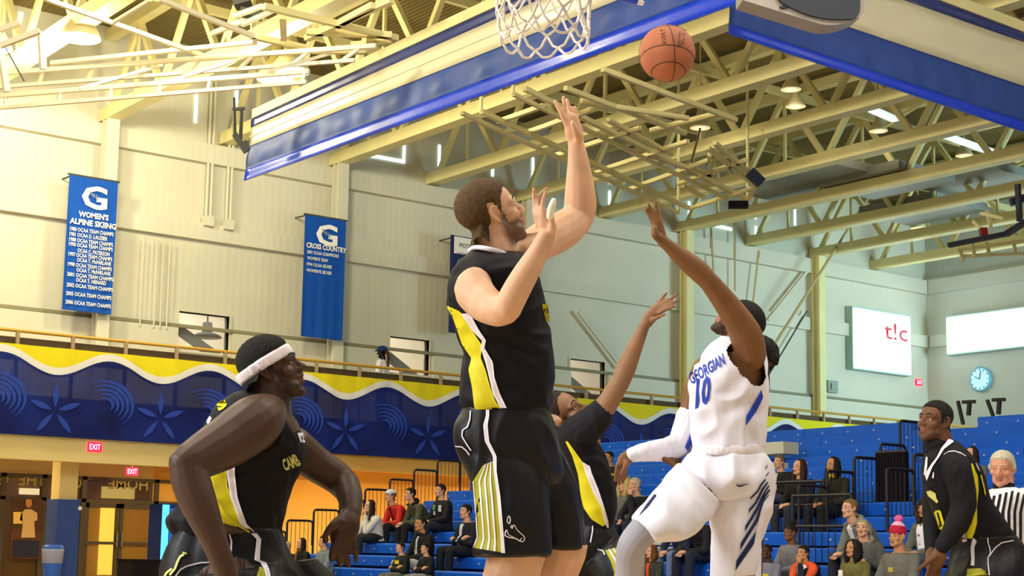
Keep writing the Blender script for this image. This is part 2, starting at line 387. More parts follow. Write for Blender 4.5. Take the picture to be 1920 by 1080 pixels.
# left curtain, runs along Y
XL = 13.3
def yL(px, py): return VX(px, py, XL)
t = thing('divider_curtain', (XL, 18, 7.4), 'long blue and cream rolled-up vinyl curtain hanging behind the basketball net', 'curtain', 'rolled-up vinyl curtains')
rows = [((472, 224), (1010, -22)), ((471, 240), (1060, -22)), ((469, 274), (1200, -16)), ((462, 318), (1330, -8)), ((458, 339), (1402, 0))]
pt = [[yL(*a), None] for a, _ in rows]
zt = []
for (a, c) in rows:
    p = yL(*a); q = yL(*c); zt.append((p, q))
YE = yL(1400, 0).y
def ext(p, q):    # extend the edge line to the near end of the curtain
    s = (YE - p.y) / (q.y - p.y); return p, p + (q - p) * s
E5 = [ext(p, q) for p, q in zt]
n = Vector((-1, 0, 0))
ribbon('top_band', NAVYV, t, E5[0], E5[1], n, .02, .004, 60, 3, 1)
ribbon('cream_band', CREAMV, t, E5[1], E5[2], n, .02, .002, 60, 4, 2)
ribbon('blue_skirt', SKIRT, t, [p + Vector((.01, 0, 0)) for p in E5[2]], E5[3], n, .02, .016, 160, 12, 3, .03)
ribbon('hem', BLUEH, t, E5[3], E5[4], n, .03, .004, 60, 3, 4)
MB().bar(E5[0][0] + Vector((.06, 0, .11)), E5[0][1] + Vector((.06, 0, .11)), .12, .17).build('hanging_beam', STEEL, t)
bt = MB(); c = E5[2]
for k in range(1): bt.bar(E5[1][0].lerp(E5[2][0], .5) - Vector((.02, 0, 0)), E5[1][1].lerp(E5[2][1], .5) - Vector((.02, 0, 0)), .01, .012)
bt.build('seam', mat('cream_seam', '#efe6c4', .4), t)
# right curtain, runs along X
YR = 13.75
def xR(px, py): return VY(px, py, YR)
t2 = thing('divider_curtain', (20, YR, 7.4), 'blue and cream rolled-up vinyl curtain crossing the upper right corner', 'curtain', 'rolled-up vinyl curtains')
X0 = xR(1367, 40).x; X1 = 32.0
def lineR(a, c):
    p = xR(*a); q = xR(*c); f = lambda x: p + (q - p) * ((x - p.x) / (q.x - p.x)); return f(X0), f(X1)
L5 = [lineR((1756, 0), (1920, 62)), lineR((1692, 0), (1920, 80)), lineR((1582, 48), (1920, 162)), lineR((1366, 45), (1920, 228)), lineR((1366, 63), (1920, 248))]
n = Vector((0, -1, 0))
ribbon('top_band', NAVYV, t2, L5[0], L5[1], n, .02, .004, 60, 3, 11)
ribbon('cream_band', CREAMV, t2, L5[1], L5[2], n, .02, .003, 60, 4, 12)
ribbon('blue_skirt', SKIRT, t2, [p + Vector((0, .01, 0)) for p in L5[2]], L5[3], n, .02, .012, 160, 12, 13, .03)
ribbon('hem', BLUEH, t2, L5[3], L5[4], n, .03, .004, 60, 3, 14)
MB().bar(L5[0][0] + Vector((0, .06, .11)), L5[0][1] + Vector((0, .06, .11)), .12, .17).build('hanging_beam', STEEL, t2)
# grey speaker housing hanging in front of the right curtain
d = 17.0
t = thing('ceiling_speaker', V(1500, 0, d), 'grey hanging loudspeaker housing with dark rounded grille at the top edge', 'loudspeaker')
SPG = mat('grey_beige_casing', '#a79c90', .5, .4, noise=.05); SPD = mat('dark_grille', '#262a33', .55, .4)
def rounded(pts, rad, n=6):
    out = []
    m = len(pts)
    for i in range(m):
        a, p, c = Vector(pts[i - 1]), Vector(pts[i]), Vector(pts[(i + 1) % m])
        r = min(rad[i], (a - p).length * .49, (c - p).length * .49)
        A = p + (a - p).normalized() * r; C = p + (c - p).normalized() * r
        for k in range(n + 1):
            s = k / n; out.append((A * (1 - s) + p * s) * (1 - s) + (p * (1 - s) + C * s) * s)
    return out
o2 = rounded([(1392, -60), (1392, 0), (1560, 52), (1622, 30), (1622, -60)], [2, 2, 40, 18, 2])
MB().prism([V(p.x, p.y, d + .05) for p in o2], FW * .5).build('casing', SPG, t)
o3 = rounded([(1452, -60), (1455, 0), (1530, 36), (1613, 36), (1613, -60)], [2, 20, 60, 22, 2])
MB().prism([V(p.x, p.y, d - .02) for p in o3], FW * .12).build('grille', SPD, t)
MB().prism([V(*p, d) for p in ((1462, 12), (1484, 6), (1487, 9), (1466, 16))], FW * .1).build('slot', BLACKM, t)
MB().tube([V(1510, -60, d + .3), V(1510, -60, d + .3) + Vector((0, 0, 5))], .03).build('hanger', STEEL, t)

# ------------------------------------------------------------------ folded-up backstop frames
def seg(b, a, c, z0, z1, wd, hh=None): b.bar(VZ(a[0], a[1], z0), VZ(c[0], c[1], z1), wd, hh or wd)
def frame(name, label, segs, z, wd, m, ref):
    t = thing(name, VZ(ref[0], ref[1], z), label, 'frame')
    for s in segs:
        a, c = s[0], s[1]; dz = s[2] if len(s) > 2 else 0; w_ = s[3] if len(s) > 3 else wd; nm = s[4] if len(s) > 4 else 'tube'
        b = MB(); seg(b, a, c, z + dz, z + (s[5] if len(s) > 5 else dz), w_); b.build(nm, m, t)
    return t
LZ = 8.8
def ladder(t, A, B, C, D, us, m, wd=.075):
    """two rails A-B and C-D and rungs at the given pixel columns"""
    MB().bar(A, B, wd, wd).build('rail', m, t); MB().bar(C, D, wd * .8, wd * .8).build('rail', m, t)
    for u in us: MB().bar(A.lerp(B, u), C.lerp(D, u), wd * .7).build('rung', m, t)
t = thing('folded_backstop_frame', VZ(240, 130, LZ), 'pale ladder-like folded backstop frame at the upper left', 'frame')
A, B = VZ(-120, 146, LZ), VZ(705, 86, LZ); zb = LZ - .2
C, D = VZ(-120, 172, zb), VZ(665, 113, zb)
D2 = C + (B - A) * ((D - C).length / (B - A).length)
ladder(t, A, B, C, D, [.14, .26, .38, .5, .62, .74, .86, .97], STEELW, .07)
z2 = LZ - .55
A2, B2 = VZ(-120, 189, z2), VZ(580, 134, z2); C2, D3 = VZ(-120, 212, z2 - .2), VZ(575, 154, z2 - .2)
ladder(t, A2, B2, C2, D3, [.06, .2, .35, .49, .62, .75, .99], STEELW, .07)
for a, c in (((150, 166), (305, 122)), ((310, 155), (465, 105)), ((500, 135), (620, 100))):
    MB().bar(VZ(a[0], a[1], z2), VZ(c[0], c[1], LZ), .05).build('brace', STEELW, t)
for p, q, wd in (((92, 0), (380, 104), .065), ((298, -2), (478, 69), .07), ((478, 79), (96, 118), .065), ((211, 43), (282, 0), .05), ((478, 67), (478, 81), .07), ((97, 117), (97, 135), .05), ((92, 0), (40, -25), .065)):
    MB().bar(VZ(*p, LZ + .1), VZ(*q, LZ + .1), wd).build('tube', STEELW, t)
for p, q in (((77, 60), (81, 130)), ((3, 104), (13, 172))):
    MB().bar(V(p[0], p[1], 24), V(q[0], q[1], 24), .09).build('post', STEELW, t)
for p, q in (((0, 56), (38, 42)), ((0, 86), (74, 58)), ((35, 42), (38, 22))):
    MB().bar(V(p[0], p[1], 23), V(q[0], q[1], 23), .08).build('arm', STEELW, t)
MB().bar(V(8, 85, 23.5), V(45, 152, 23.5), .02).build('cable', DARKB, t)
# winch tubes beside it
t = thing('hoist_tubes', V(470, 26, 26), 'pair of pale pipe ends with dark hoist above the left folded frame', 'hoist')
for p, q in (((440, 30), (490, 12)), ((455, 46), (515, 17)), ((400, 62), (455, 40))):
    MB().tube([V(*p, 26.3), V(*q, 25.6)], .05, 12).build('pipe', STEELW, t)
MB().bar(V(452, 22, 26.4), V(490, 30, 26.4), .22, .12).build('hoist_body', mat('dark_green_motor', '#3a4430', .6), t)
MB().bar(V(440, 10, 26.5), V(470, 2, 26.5), .3, .1).build('hoist_plate', DARKB, t)
# middle truss bits (light frame between left frame and curtain)
t = thing('folded_backstop_frame', VZ(620, 80, 9.2), 'cream tubular frame above the left end of the long curtain', 'frame')
for p, q in (((495, 12), (745, 72)), ((470, 67), (580, 92)), ((575, 72), (735, 0)), ((575, 60), (735, 66)), ((695, 60), (690, 85)), ((660, 85), (735, 78)), ((640, 42), (700, 10)), ((585, 95), (690, 96)), ((530, 30), (532, 72))):
    MB().bar(VZ(*p, 9.4), VZ(*q, 9.4), .1).build('tube', STEEL, t)
# centre frame
t = thing('folded_backstop_frame', VZ(1180, 280, 9.0), 'cream folded backstop frame with dark pads right of the reaching hand', 'frame')
za = 9.0
a0, a1, b0, b1 = VZ(962, 176, za), VZ(1364, 373, za), VZ(983, 166, za + .15), VZ(1402, 374, za + .15)
ladder(t, b0, b1, a0, a1, [.03, .1, .22, .35, .48, .6, .72, .84, .95], STEEL, .09)
c0, c1, d0, d1 = VZ(866, 212, za - .1), VZ(1272, 399, za - .1), VZ(902, 209, za + .05), VZ(1292, 390, za + .05)
ladder(t, d0, d1, c0, c1, [.03, .15, .28, .4, .52, .65, .78, .92], STEEL, .09)
for p, q in (((1292, 391), (1410, 353)), ((1272, 345), (1400, 300)), ((935, 228), (1020, 198)), ((985, 250), (1110, 205)), ((1040, 292), (1200, 240)), ((1110, 325), (1290, 265)), ((1180, 355), (1330, 300)), ((1327, 277), (1416, 348)), ((1340, 268), (1424, 340)), ((1416, 348), (1402, 375)), ((1060, 165), (1285, 250)), ((1090, 190), (1290, 222)), ((1130, 130), (1380, 225)), ((1220, 245), (1345, 213)), ((1330, 290), (1330, 330)), ((1280, 348), (1320, 370)), ((1140, 225), (1260, 290)), ((1215, 290), (1340, 330))):
    MB().bar(VZ(*p, za + .1), VZ(*q, za + .1), .085).build('tube', STEEL, t)
MB().bar(V(1405, 322, 33), V(1428, 344, 33), .2, .2).build('pad', mat('navy_pad', '#1d2c4c', .6), t)
MB().bar(V(1366, 384, 33), V(1402, 384, 33), .15, .15).build('pad', BLACKF, t)
for q in (a0, b1, d0, c1): MB().bar(q, (q[0], q[1], 12.6), .05).build('hanger', STEEL, t)
MB().tube([V(1313, 240, 32.5), V(1296, 305, 32.5)], .025, 6).build('cable', BROWN, t)
# far right dark folded goal
t = thing('folded_backstop_frame', VZ(1850, 440, 8.8), 'dark folded backboard with red bracket high at the right edge', 'frame')
MB().bar(V(1779, 460, 36), V(1890, 438, 35), .14, .1).build('board_edge', mat('navy_edge', '#1b1c3c', .5), t)
MB().bar(V(1885, 440, 35), V(1925, 415, 34), .14, .1).build('board_edge', mat('navy_edge', '#1b1c3c', .5), t)
MB().bar(V(1838, 437, 35.5), V(1850, 436, 35.5), .18, .22).build('bracket', mat('red_bracket', '#a02818', .5), t)
for p, q in (((1825, 415), (1850, 440)), ((1850, 395), (1858, 425)), ((1795, 468), (1920, 452)), ((1805, 480), (1920, 475)), ((1800, 470), (1806, 488)), ((1850, 456), (1855, 476)), ((1900, 452), (1904, 472)), ((1820, 445), (1828, 482)), ((1838, 400), (1880, 410))):
    MB().bar(V(*p, 36.5), V(*q, 36.2), .07).build('tube', STEEL, t)
MB().bar(V(1908, 345, 34.5), V(1912, 415, 34.5), .1).build('post', mat('navy_edge', '#1b1c3c', .5), t)
MB().bar(V(1895, 380, 34.6), V(1920, 372, 34.6), .16).build('post', mat('navy_edge', '#1b1c3c', .5), t)
# bracket left of long curtain
t = thing('curtain_bracket', V(450, 260, 28), 'dark bent steel bracket at the far end of the long curtain', 'bracket')
for p, q, w_ in (((438, 183), (440, 255), .05), ((453, 203), (451, 262), .05), ((440, 252), (462, 285), .1), ((436, 205), (460, 203), .05), ((458, 265), (466, 280), .08)):
    MB().bar(V(*p, 28), V(*q, 28), w_).build('arm', DARKB, t)
# stays and conduits on the wall
b = MB().tube([VY(1640, 352, 32.6), VY(1443, 660, 32.6)], .045, 6); tag(b.build('stay_cable', mat('tan_rope', '#bda873', .7)), 'tan diagonal rope running down to the white-shirted player', 'rope')
b = MB().tube([VY(1513, 583, 33.6), VY(1440, 705, 33.6)], .025, 6); tag(b.build('stay_cable', DARKB), 'thin dark diagonal rope beside the wall column', 'rope')
for x0, y0, x1, y1, dsc in ((1333, 415, 1338, 515, 'left'), (1378, 415, 1378, 545, 'middle'), (1423, 470, 1408, 600, 'right')):
    p0 = VY(x0, y0, 33.56); p1 = VY(x1, y1, 33.56); b = MB().tube([(p0.x, 33.56, 10.4), p0, p1], .03, 6); tag(b.build('hanging_rope', mat('tan_rope', '#bda873', .7)), '%s hanging rope on the wall above the white-shirted player' % dsc, 'rope')
for xs, y0, y1, dsc in (((386, 394), 150, 415, 'left'), ((424, 431), 262, 422, 'right')):
    t = thing('wall_conduit', VY(xs[0], y1, 33.6), 'pair of cream conduit pipes with a junction box, the %s pair' % dsc, 'conduit')
    for x in xs:
        p, q = VY(x, y0, 33.62), VY(x, y1, 33.62); MB().tube([(q.x, 33.62, p.z), (q.x, 33.62, q.z)], .035, 8).build('pipe', WALL, t)
    p = VY((xs[0] + xs[1]) / 2, y1, 33.62); MB().box(p - Vector((.12, .1, .12)), p + Vector((.12, .1, .12))).build('junction_box', WALL, t)
for i, x in enumerate((262, 288, 300, 312)):
    q, p = VY(x, 612 + (x - 262) * .1, 33.62), VY(x + 3, 445 + (x - 262) * .15, 33.62)
    b = MB().tube([(q.x, 33.62, p.z), (q.x, 33.62, q.z)], .02, 6); tag(b.build('thin_conduit', WALL), 'thin cream conduit right of the left banner, %s from the banner' % ('first', 'second', 'third', 'fourth')[i], 'conduit', 'thin wall conduits')
# diagonal wall braces
for (p, q) in (((1085, 585), (1165, 690)), ((1440, 600), (1512, 510))):
    b = MB().bar(VY(*p, 33.6), VY(*q, 33.6), .09, .09); tag(b.build('wall_brace', WALL), 'cream diagonal brace against the wall, %s the white-shirted player' % ('left of' if p[0] < 1200 else 'right of'), 'brace')

# ------------------------------------------------------------------ banners
def banner(label, tl, tr, bl, head, lines, hsz, lsz, l0, dl, align, yb=33.1, heads=()):
    p = VY(*tl, yb); q = VY(*tr, yb); r = VY(*bl, yb); W = q.x - p.x; H = p.z - r.z
    t = thing('hanging_banner', ((p.x + q.x) / 2, yb, r.z), label, 'banner', 'wall banners')
    z0 = r.z; b = MB(); n = 24
    for side in (0, 1):
        k0 = len(b.v)
        for i in range(n + 1):
            u = i / n; dy = .015 * math.sin(u * 9) + .01 * math.sin(u * 23)
            b.v += [(p.x + W * u, yb + dy + .02 * side, z0), (p.x + W * u, yb + .02 * side, z0 + H)]
        for i in range(n): a = k0 + 2 * i; f = (a, a + 2, a + 3, a + 1); b.f.append(f if side == 0 else f[::-1])
    b.build('cloth', BANNER, t); MB().tube([(p.x - .04, yb + .01, z0 + H), (q.x + .04, yb + .01, z0 + H)], .025, 8).build('rod', DARKB, t)
    for xx in (p.x + .1, q.x - .1): MB().bar((xx, yb, z0 + H), (xx, YW - .01, z0 + H + .02), .03).build('bracket', DARKB, t)
    ax, az = (1, 0, 0), (0, 0, 1); yt = yb - .035
    # big letter G with a shaded animal-free ring: the emblem letter
    cx, cz = p.x + W * .52, z0 + H * (1 - .15)
    text_on('emblem_letter', 'G', (cx, yt, cz), ax, az, W * .47, WHITE, t, W * .53, .03)
    g = MB()
    for k in range(5):
        g.tube([(cx - W * .12 + .05 * W * k, yt - .004, cz + W * (.12 - .02 * k)), (cx - W * .05 + .03 * W * k, yt - .004, cz + W * (.02 - .015 * k))], .012, 5)
    g.build('emblem_shading', mat('emblem_grey_blue', '#7d8fae', .6), t)
    for s, f, wd in heads: text_on('lettering', s, (p.x + W * .52, yt, z0 + H * (1 - f)), ax, az, hsz * H, WHITE, t, wd * W, .035)
    for i, (s, wd, xo) in enumerate(lines):
        text_on('lettering', s, (p.x + W * xo, yt, z0 + H * (1 - l0 - (dl[i] if isinstance(dl, list) else dl * i))), ax, az, lsz * H, WHITE, t, wd * W, .022)
    return t
ls = [('1980 OCAA TEAM CHAMPS', .9, .5), ('1981 OCAA D. LAUZIER', .78, .44), ('1988 OCAA TEAM CHAMPS', .9, .5), ('1990 OCAA TEAM CHAMPS', .9, .5), ('OCAA C. PATERSON', .66, .56), ('1997 OCAA TEAM CHAMPS', .9, .5), ('OCAA T. McFARLANE', .7, .58), ('1998 OCAA TEAM CHAMPS', .9, .5), ('OCAA T. McFARLANE', .7, .58), ('2001 OCAA TEAM CHAMPS', .95, .52), ('OCAA T. NENARD', .62, .54), ('2002 OCAA TEAM CHAMPS', .95, .52), ('2005 OCAA TEAM CHAMPS', .93, .51), ('2006 OCAA TEAM CHAMPS', .93, .51)]
dl = [0, .05, .1, .145, .195, .24, .285, .335, .38, .43, .475, .53, .61, .69]
dl = [x * .78 for x in dl]
banner('tall blue banner reading women\'s alpine skiing with a long list of years', (131, 326), (221.5, 340), (121, 580), None, ls, .045, .03, .405, dl, 0, heads=(("WOMEN'S", .285, .62), ('ALPINE SKIING', .345, .96)))
ls = [('2001 OCAA CHAMPIONS', .78, .44), ("WOMEN'S TEAM", .5, .31), ('1994 OCAA SILVER', .62, .36), ("WOMEN'S SILVER", .62, .36)]
banner('blue banner reading cross country above the headband player', (573, 401), (649, 411), (566, 630), None, ls, .045, .028, .31, [0, .05, .1, .15], 0, heads=(('CROSS COUNTRY', .255, .98),))
# third banner, mostly hidden behind the jumping player
p, q = VY(846, 440, 33.1), VY(905, 440, 33.1); r = VY(843, 623, 33.1)
t = thing('hanging_banner', (p.x, 33.1, r.z), 'navy banner with a white scoreboard sign, mostly hidden behind the jumping player', 'banner', 'wall banners')
MB().box((p.x, 33.1, r.z), (q.x, 33.13, p.z)).build('cloth', mat('navy_banner_cloth', '#17235a', .7), t)
MB().bar((p.x + .1, 33.12, p.z - .05), (p.x + .1, YW - .01, p.z - .05), .03).build('bracket', DARKB, t)
s0, s1 = VY(853, 443, 33.06), VY(905, 483, 33.06)
MB().box((s0.x, 33.05, s1.z), (s1.x, 33.09, s0.z)).build('sign_plate', WHITE, t)
text_on('lettering', 'MOTO', ((s0.x * .62 + s1.x * .38), 33.04, s0.z - .22), (1, 0, 0), (0, 0, 1), .12, BLACKM, t, .42)
text_on('lettering', 'SCORE', ((s0.x * .62 + s1.x * .38), 33.04, s0.z - .48), (1, 0, 0), (0, 0, 1), .12, BLACKM, t, .5)

# ------------------------------------------------------------------ mezzanine walkway
YC = 30.5
struct(MB().box((-12, YC + .1, 3.3), (XE - .01, YW + 6, 3.85)).build('floor_mezzanine', mat('cream_soffit', '#d8c38c', .8)))
xf = wx(430, YC); struct(MB().box((-12, YC + .06, 2.62), (xf, YC + .35, 3.12)).build('trim_fascia', mat('cream_column', '#e0cb86', .7))); struct(MB().box((-12, YC + .06, 3.12), (XE - .01, YC + .35, 3.92)).build('trim_slab_edge', mat('dark_slab_edge', '#3a2c34', .7))); struct(MB().box((xf, YC + .06, 2.75), (XE - .01, YC + .35, 3.12)).build('trim_fascia_ochre', mat('ochre_wall_paint', '#dfae58', .8, .2, noise=.06, nscale=1)))  # ochre stretch of fascia: warm orange light put into its colour
struct(MB().box((-12, YC + .12, 4.62), (XE - .01, YC + .18, 5.08)).build('trim_kickboard', BROWN))  # brown band between the rail and the cloth
t = thing('walkway_railing', (15, YC, 4.3), 'mustard pipe railing along the upper walkway above the wave cloth', 'railing')
MB().tube([(-8, YC + .03, 5.2), (XE - .1, YC + .03, 5.2)], .035, 8).build('top_rail', MUST, t)
k = 0; x = 4.0
while x < 44:
    MB().box((x - .035, YC - .0, 3.9), (x + .035, YC + .06, 5.19)).build('post', mat('tan_post', '#a8926a', .6), t); x += 1.16
# wave cloth
x0c, x1c = -3.0, 42.0
CLB = mat('navy_print_cloth', '#10164f', .75, .2, col2='#182c80', nscale=1.1, alpha=.80)
CLBL = mat('blue_print_motif', '#26429f', .75, .2)
CLY = mat('yellow_print_cloth', '#e8d81e', .75, .2); CLW = mat('white_print_cloth', '#e6e4dc', .75, .2)
t = thing('wave_cloth', (15, YC - .03, 3.1), 'long navy cloth with a yellow and white wave hung on the walkway', 'cloth')
per = 2.3; ph0 = wx(60, YC)
def wav(x):
    # crest of the navy just right of px 0, dip (yellow deep) near px 130 and 305
    u = ((x - 12.93) / per) % 1.0
    return math.cos(2 * math.pi * u)
def cstrip(name, m, top, bot, y, n=360):
    b = MB()
    for s in (0, 1):
        k0 = len(b.v)
        for i in range(n + 1):
            x = x0c + (x1c - x0c) * i / n; dy = .012 * math.sin(x * 5.1) + .008 * math.sin(x * 13)
            b.v += [(x, y + dy + .012 * s, bot(x)), (x, y + dy + .012 * s, top(x))]
        for i in range(n): a = k0 + 2 * i; f = (a, a + 2, a + 3, a + 1); b.f.append(f if s == 0 else f[::-1])
    return b.build(name, m, t, True)
zm = 4.55
cstrip('yellow_band', CLY, lambda x: 4.92, lambda x: zm + .19 * wav(x) + .0, YC - .03)
cstrip('white_wave', CLW, lambda x: zm + .19 * wav(x) + .15, lambda x: zm + .19 * wav(x) - .05, YC - .045)
cstrip('navy_field', CLB, lambda x: zm + .19 * wav(x), lambda x: 3.1, YC - .06)
# printed leaf motifs on the navy field
def leaf(b, c, ang, L, wdt, y):
    n = 8; pts = []
    for i in range(n + 1): s = i / n; pts.append((s * L, wdt * math.sin(math.pi * s)))
    for i in range(n - 1, 0, -1): s = i / n; pts.append((s * L, -wdt * math.sin(math.pi * s)))
    ca, sa = math.cos(ang), math.sin(ang)
    b.quad(*[(c[0] + u * ca - v * sa, y, c[1] + u * sa + v * ca) for u, v in pts])
for j, x in enumerate(np.arange(11.78 - 2.3, 36, 2.3)):
    b = MB()
    for a in (90, 20, 160, -50, -130): leaf(b, (x + .07 * math.cos(math.radians(a)), 3.62 + .07 * math.sin(math.radians(a))), math.radians(a), .5, .06, YC - .085)
    b.build('star_motif', CLBL, t)
    b = MB()
    for k in range(5): 
        r = .18 + .11 * k; pts = []
        a0, a1 = -.9, 2.2
        for i in range(13): s = a0 + (a1 - a0) * i / 12; pts.append((r, s))
        for i in range(12):
            w0 = .045 * math.sin(math.pi * i / 12); w1 = .045 * math.sin(math.pi * (i + 1) / 12)
            s0, s1 = pts[i][1], pts[i + 1][1]; cx, cz = x + 1.05, 3.82
            q = [((r - w0), s0), ((r + w0), s0), ((r + w1), s1), ((r - w1), s1)]
            b.quad(*[(cx + rr * math.cos(s), YC - .085, cz + .8 * rr * math.sin(s)) for rr, s in q])
    b.build('swirl_motif', CLBL, t)

# ------------------------------------------------------------------ under the walkway: doors, column, signs
YD = 35.6
OCH = mat('ochre_wall_paint', '#dfae58', .8, .2, noise=.06, nscale=1)  # ochre takes the warm orange light under the walkway into the wall colour
xa, xb = wx(300, YD), wx(560, YD)
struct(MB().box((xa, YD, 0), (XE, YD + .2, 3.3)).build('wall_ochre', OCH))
struct(MB().box((-12, YD, 2.55), (xa, YD + .2, 3.3)).build('wall_door_header', mat('cream_soffit', '#d8c38c', .8)))
struct(MB().box((-12, YD + 4, 0), (xa + 6, YD + 4.1, 3.3)).build('wall_lobby', mat('lobby_amber', '#85683a', .8, .2, noise=.2, nscale=.5)))
for x, y, e, s in ((6, 33, 70, 1), (11, 33, 70, 1), (16, 33, 70, 1), (21, 32.5, 170, 1), (26, 32.5, 170, 1), (9, 38, 60, 2), (15, 38, 60, 2)):
    t = thing('downlight', (x, y, 3.28), 'recessed ceiling downlight under the walkway', 'lamp', 'downlights under the walkway')
    MB().lathe((x, y, 3.24), [(.16, .05), (.16, 0), (.13, 0)], 16).build('trim_ring', WHITE, t); MB().lathe((x, y, 3.235), [(.125, .02), (.01, .0)], 16).build('lens', mat('warm_lens', '#fff0c0', .5, emit='#ffd890', es=6), t)
    l = bpy.data.lights.new('downlight_light', 'AREA'); l.shape = 'DISK'; l.size = .3; l.energy = e; l.color = (1, .74, .36)
    o = bpy.data.objects.new('downlight_light', l); COL.objects.link(o); o.location = (x, y, 3.2)
# glazed storefront: mullions at pixel columns
def dz(py, px=150): return VY(px, py, YD).z
ztr = dz(938); zh = dz(868)
mull = [-60, 22, 100, 160, 180, 305, 330]
pnl = [(-60, 22), (26, 96), (170, 304), (308, 345)]
for i, (a, c, kind) in enumerate(((-70, 22, 's'), (22, 98, 's'), (98, 172, 's'), (172, 306, 'd'), (306, 360, 's'))):
    x0, x1 = wx(a, YD), wx(c, YD)
    o = bpy.data.objects.new('door_%d' % (i + 1), None); COL.objects.link(o); o.matrix_world = Matrix.Translation((x0, YD, 0)); struct(o)
    f = MB(); w2 = .06
    f.box((x0, YD - .05, 0), (x0 + w2, YD + .1, 2.56)).box((x1 - w2, YD - .05, 0), (x1, YD + .1, 2.56)).box((x0, YD - .05, ztr - .04), (x1, YD + .1, ztr + .04)).box((x0, YD - .05, 2.48), (x1, YD + .1, 2.56))
    f.build('door_frame', DOORG, o)
    MB().box((x0 + w2, YD + .02, ztr + .04), (x1 - w2, YD + .03, 2.48)).build('transom_pane', mat('tinted_glass', '#5a4a30', .05, .6, alpha=.55), o)
    if kind == 'd':
        xm = (x0 + x1) / 2
        for (u0, u1) in ((x0 + w2, xm - .01), (xm + .01, x1 - w2)):
            lf = MB(); s = .09
            lf.box((u0, YD - .03, 0), (u0 + s, YD + .03, ztr - .05)).box((u1 - s, YD - .03, 0), (u1, YD + .03, ztr - .05)).box((u0, YD - .03, ztr - .16), (u1, YD + .03, ztr - .05)).box((u0, YD - .03, 0), (u1, YD + .03, .2)).box((u0, YD - .06, .95), (u1, YD + .0, 1.02))
            leaf_o = lf.build('door_leaf', DOORG, o)
            MB().box((u0 + s, YD, .2), (u1 - s, YD + .01, ztr - .16)).build('pane', mat('door_glass', '#c9a050', .05, .6, alpha=.25), o)
            hx = u1 - .05 if u0 < xm - .3 else u0 + .05
            MB().box((hx - .02, YD - .1, .9), (hx + .02, YD - .06, 1.25)).build('handle', mat('steel_handle', '#b8b8b0', .3, metal=.8), o)
    else:
        MB().box((x0 + w2, YD + .02, .1), (x1 - w2, YD + .03, ztr - .04)).build('pane', mat('tinted_glass', '#5a4a30', .05, .6, alpha=.55), o)
FROST = mat('frosted_letter', '#a89a68', .6, .2)
for s, px, py, wpx in (('HOME', 240, 908, 74), ('OF', 138, 905, 30), ('THE', 60, 900, 50), ('G', 6, 898, 20)):
    c = VY(px, py, YD); wd = abs(wx(px + wpx / 2, YD) - wx(px - wpx / 2, YD))
    t = thing('window_lettering', (c.x, YD - .02, c.z - .15), 'pale mirrored word %s on the transom glass' % s, 'lettering', 'mirrored words on the door glass')
    text_on('letters', s, (c.x, YD - .02, c.z), (1, 0, 0), (0, 0, 1), .27, FROST, t, wd, .02, mirror=True)
# poster in the left door bay and lit panel
p, q = VY(24, 935, YD - .06), VY(74, 1048, YD - .06)
t = thing('door_poster', (p.x, YD - .06, q.z), 'framed poster of a pale jersey in the left glazed bay', 'poster')
MB().box((p.x, YD - .08, q.z), (q.x, YD - .06, p.z)).build('sheet', mat('poster_brown', '#5a3a20', .5, noise=.4, nscale=3), t)
cx = VY(53, 980, YD - .09)
def poly(name, pts, m, y): return MB().prism([VY(a, b_, y) for a, b_ in pts], (0, .006, 0)).build(name, m, t)
poly('printed_jersey', [(40, 962), (47, 955), (59, 955), (70, 962), (70, 975), (64, 978), (66, 1008), (40, 1008), (43, 978), (37, 975)], mat('poster_cream', '#d8b878', .6), YD - .1)
poly('printed_head', [(49, 936), (59, 936), (60, 946), (56, 952), (52, 952), (48, 946)], mat('poster_skin', '#c98848', .6), YD - .1)
poly('printed_card', [(25, 960), (42, 960), (42, 982), (25, 982)], mat('poster_yellow', '#f2d070', .6), YD - .1)
poly('printed_caption', [(24, 1012), (73, 1014), (73, 1046), (24, 1044)], mat('poster_navy', '#20243c', .6), YD - .09)
# lit lobby light seen through the doors
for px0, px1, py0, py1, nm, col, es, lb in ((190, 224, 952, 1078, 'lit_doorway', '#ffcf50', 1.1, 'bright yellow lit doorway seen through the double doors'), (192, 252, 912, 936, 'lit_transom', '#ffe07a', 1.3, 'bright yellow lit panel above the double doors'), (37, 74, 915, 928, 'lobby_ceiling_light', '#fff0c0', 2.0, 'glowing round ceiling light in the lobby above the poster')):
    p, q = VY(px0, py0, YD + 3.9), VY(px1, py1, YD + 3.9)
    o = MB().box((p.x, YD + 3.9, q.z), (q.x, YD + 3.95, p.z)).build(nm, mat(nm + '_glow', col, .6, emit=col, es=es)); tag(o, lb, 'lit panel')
# blue padded column
xc0, xc1 = wx(127, 31.4), wx(164, 31.4); zp = VY(145, 937, 31.4).z
o = bpy.data.objects.new('trim_column', None); COL.objects.link(o); o.matrix_world = Matrix.Translation((xc0, 31.4, 0)); struct(o)
MB().box((xc0 + .02, 31.45, 0), (xc1 - .02, 31.9, 3.3)).build('shaft', mat('cream_column', '#e0cb86', .7), o)
MB().box((xc0 - .03, 31.38, 0), (xc1 + .03, 31.97, zp)).build('pad', mat('blue_column_pad', '#2d4a8c', .5), o)
p = VY(150, 953, 31.37); MB().lathe((p.x, 31.37, p.z), [(.045, .01), (.045, -.01)], 8, (0, 1, 0)).build('sticker', WHITE, o)
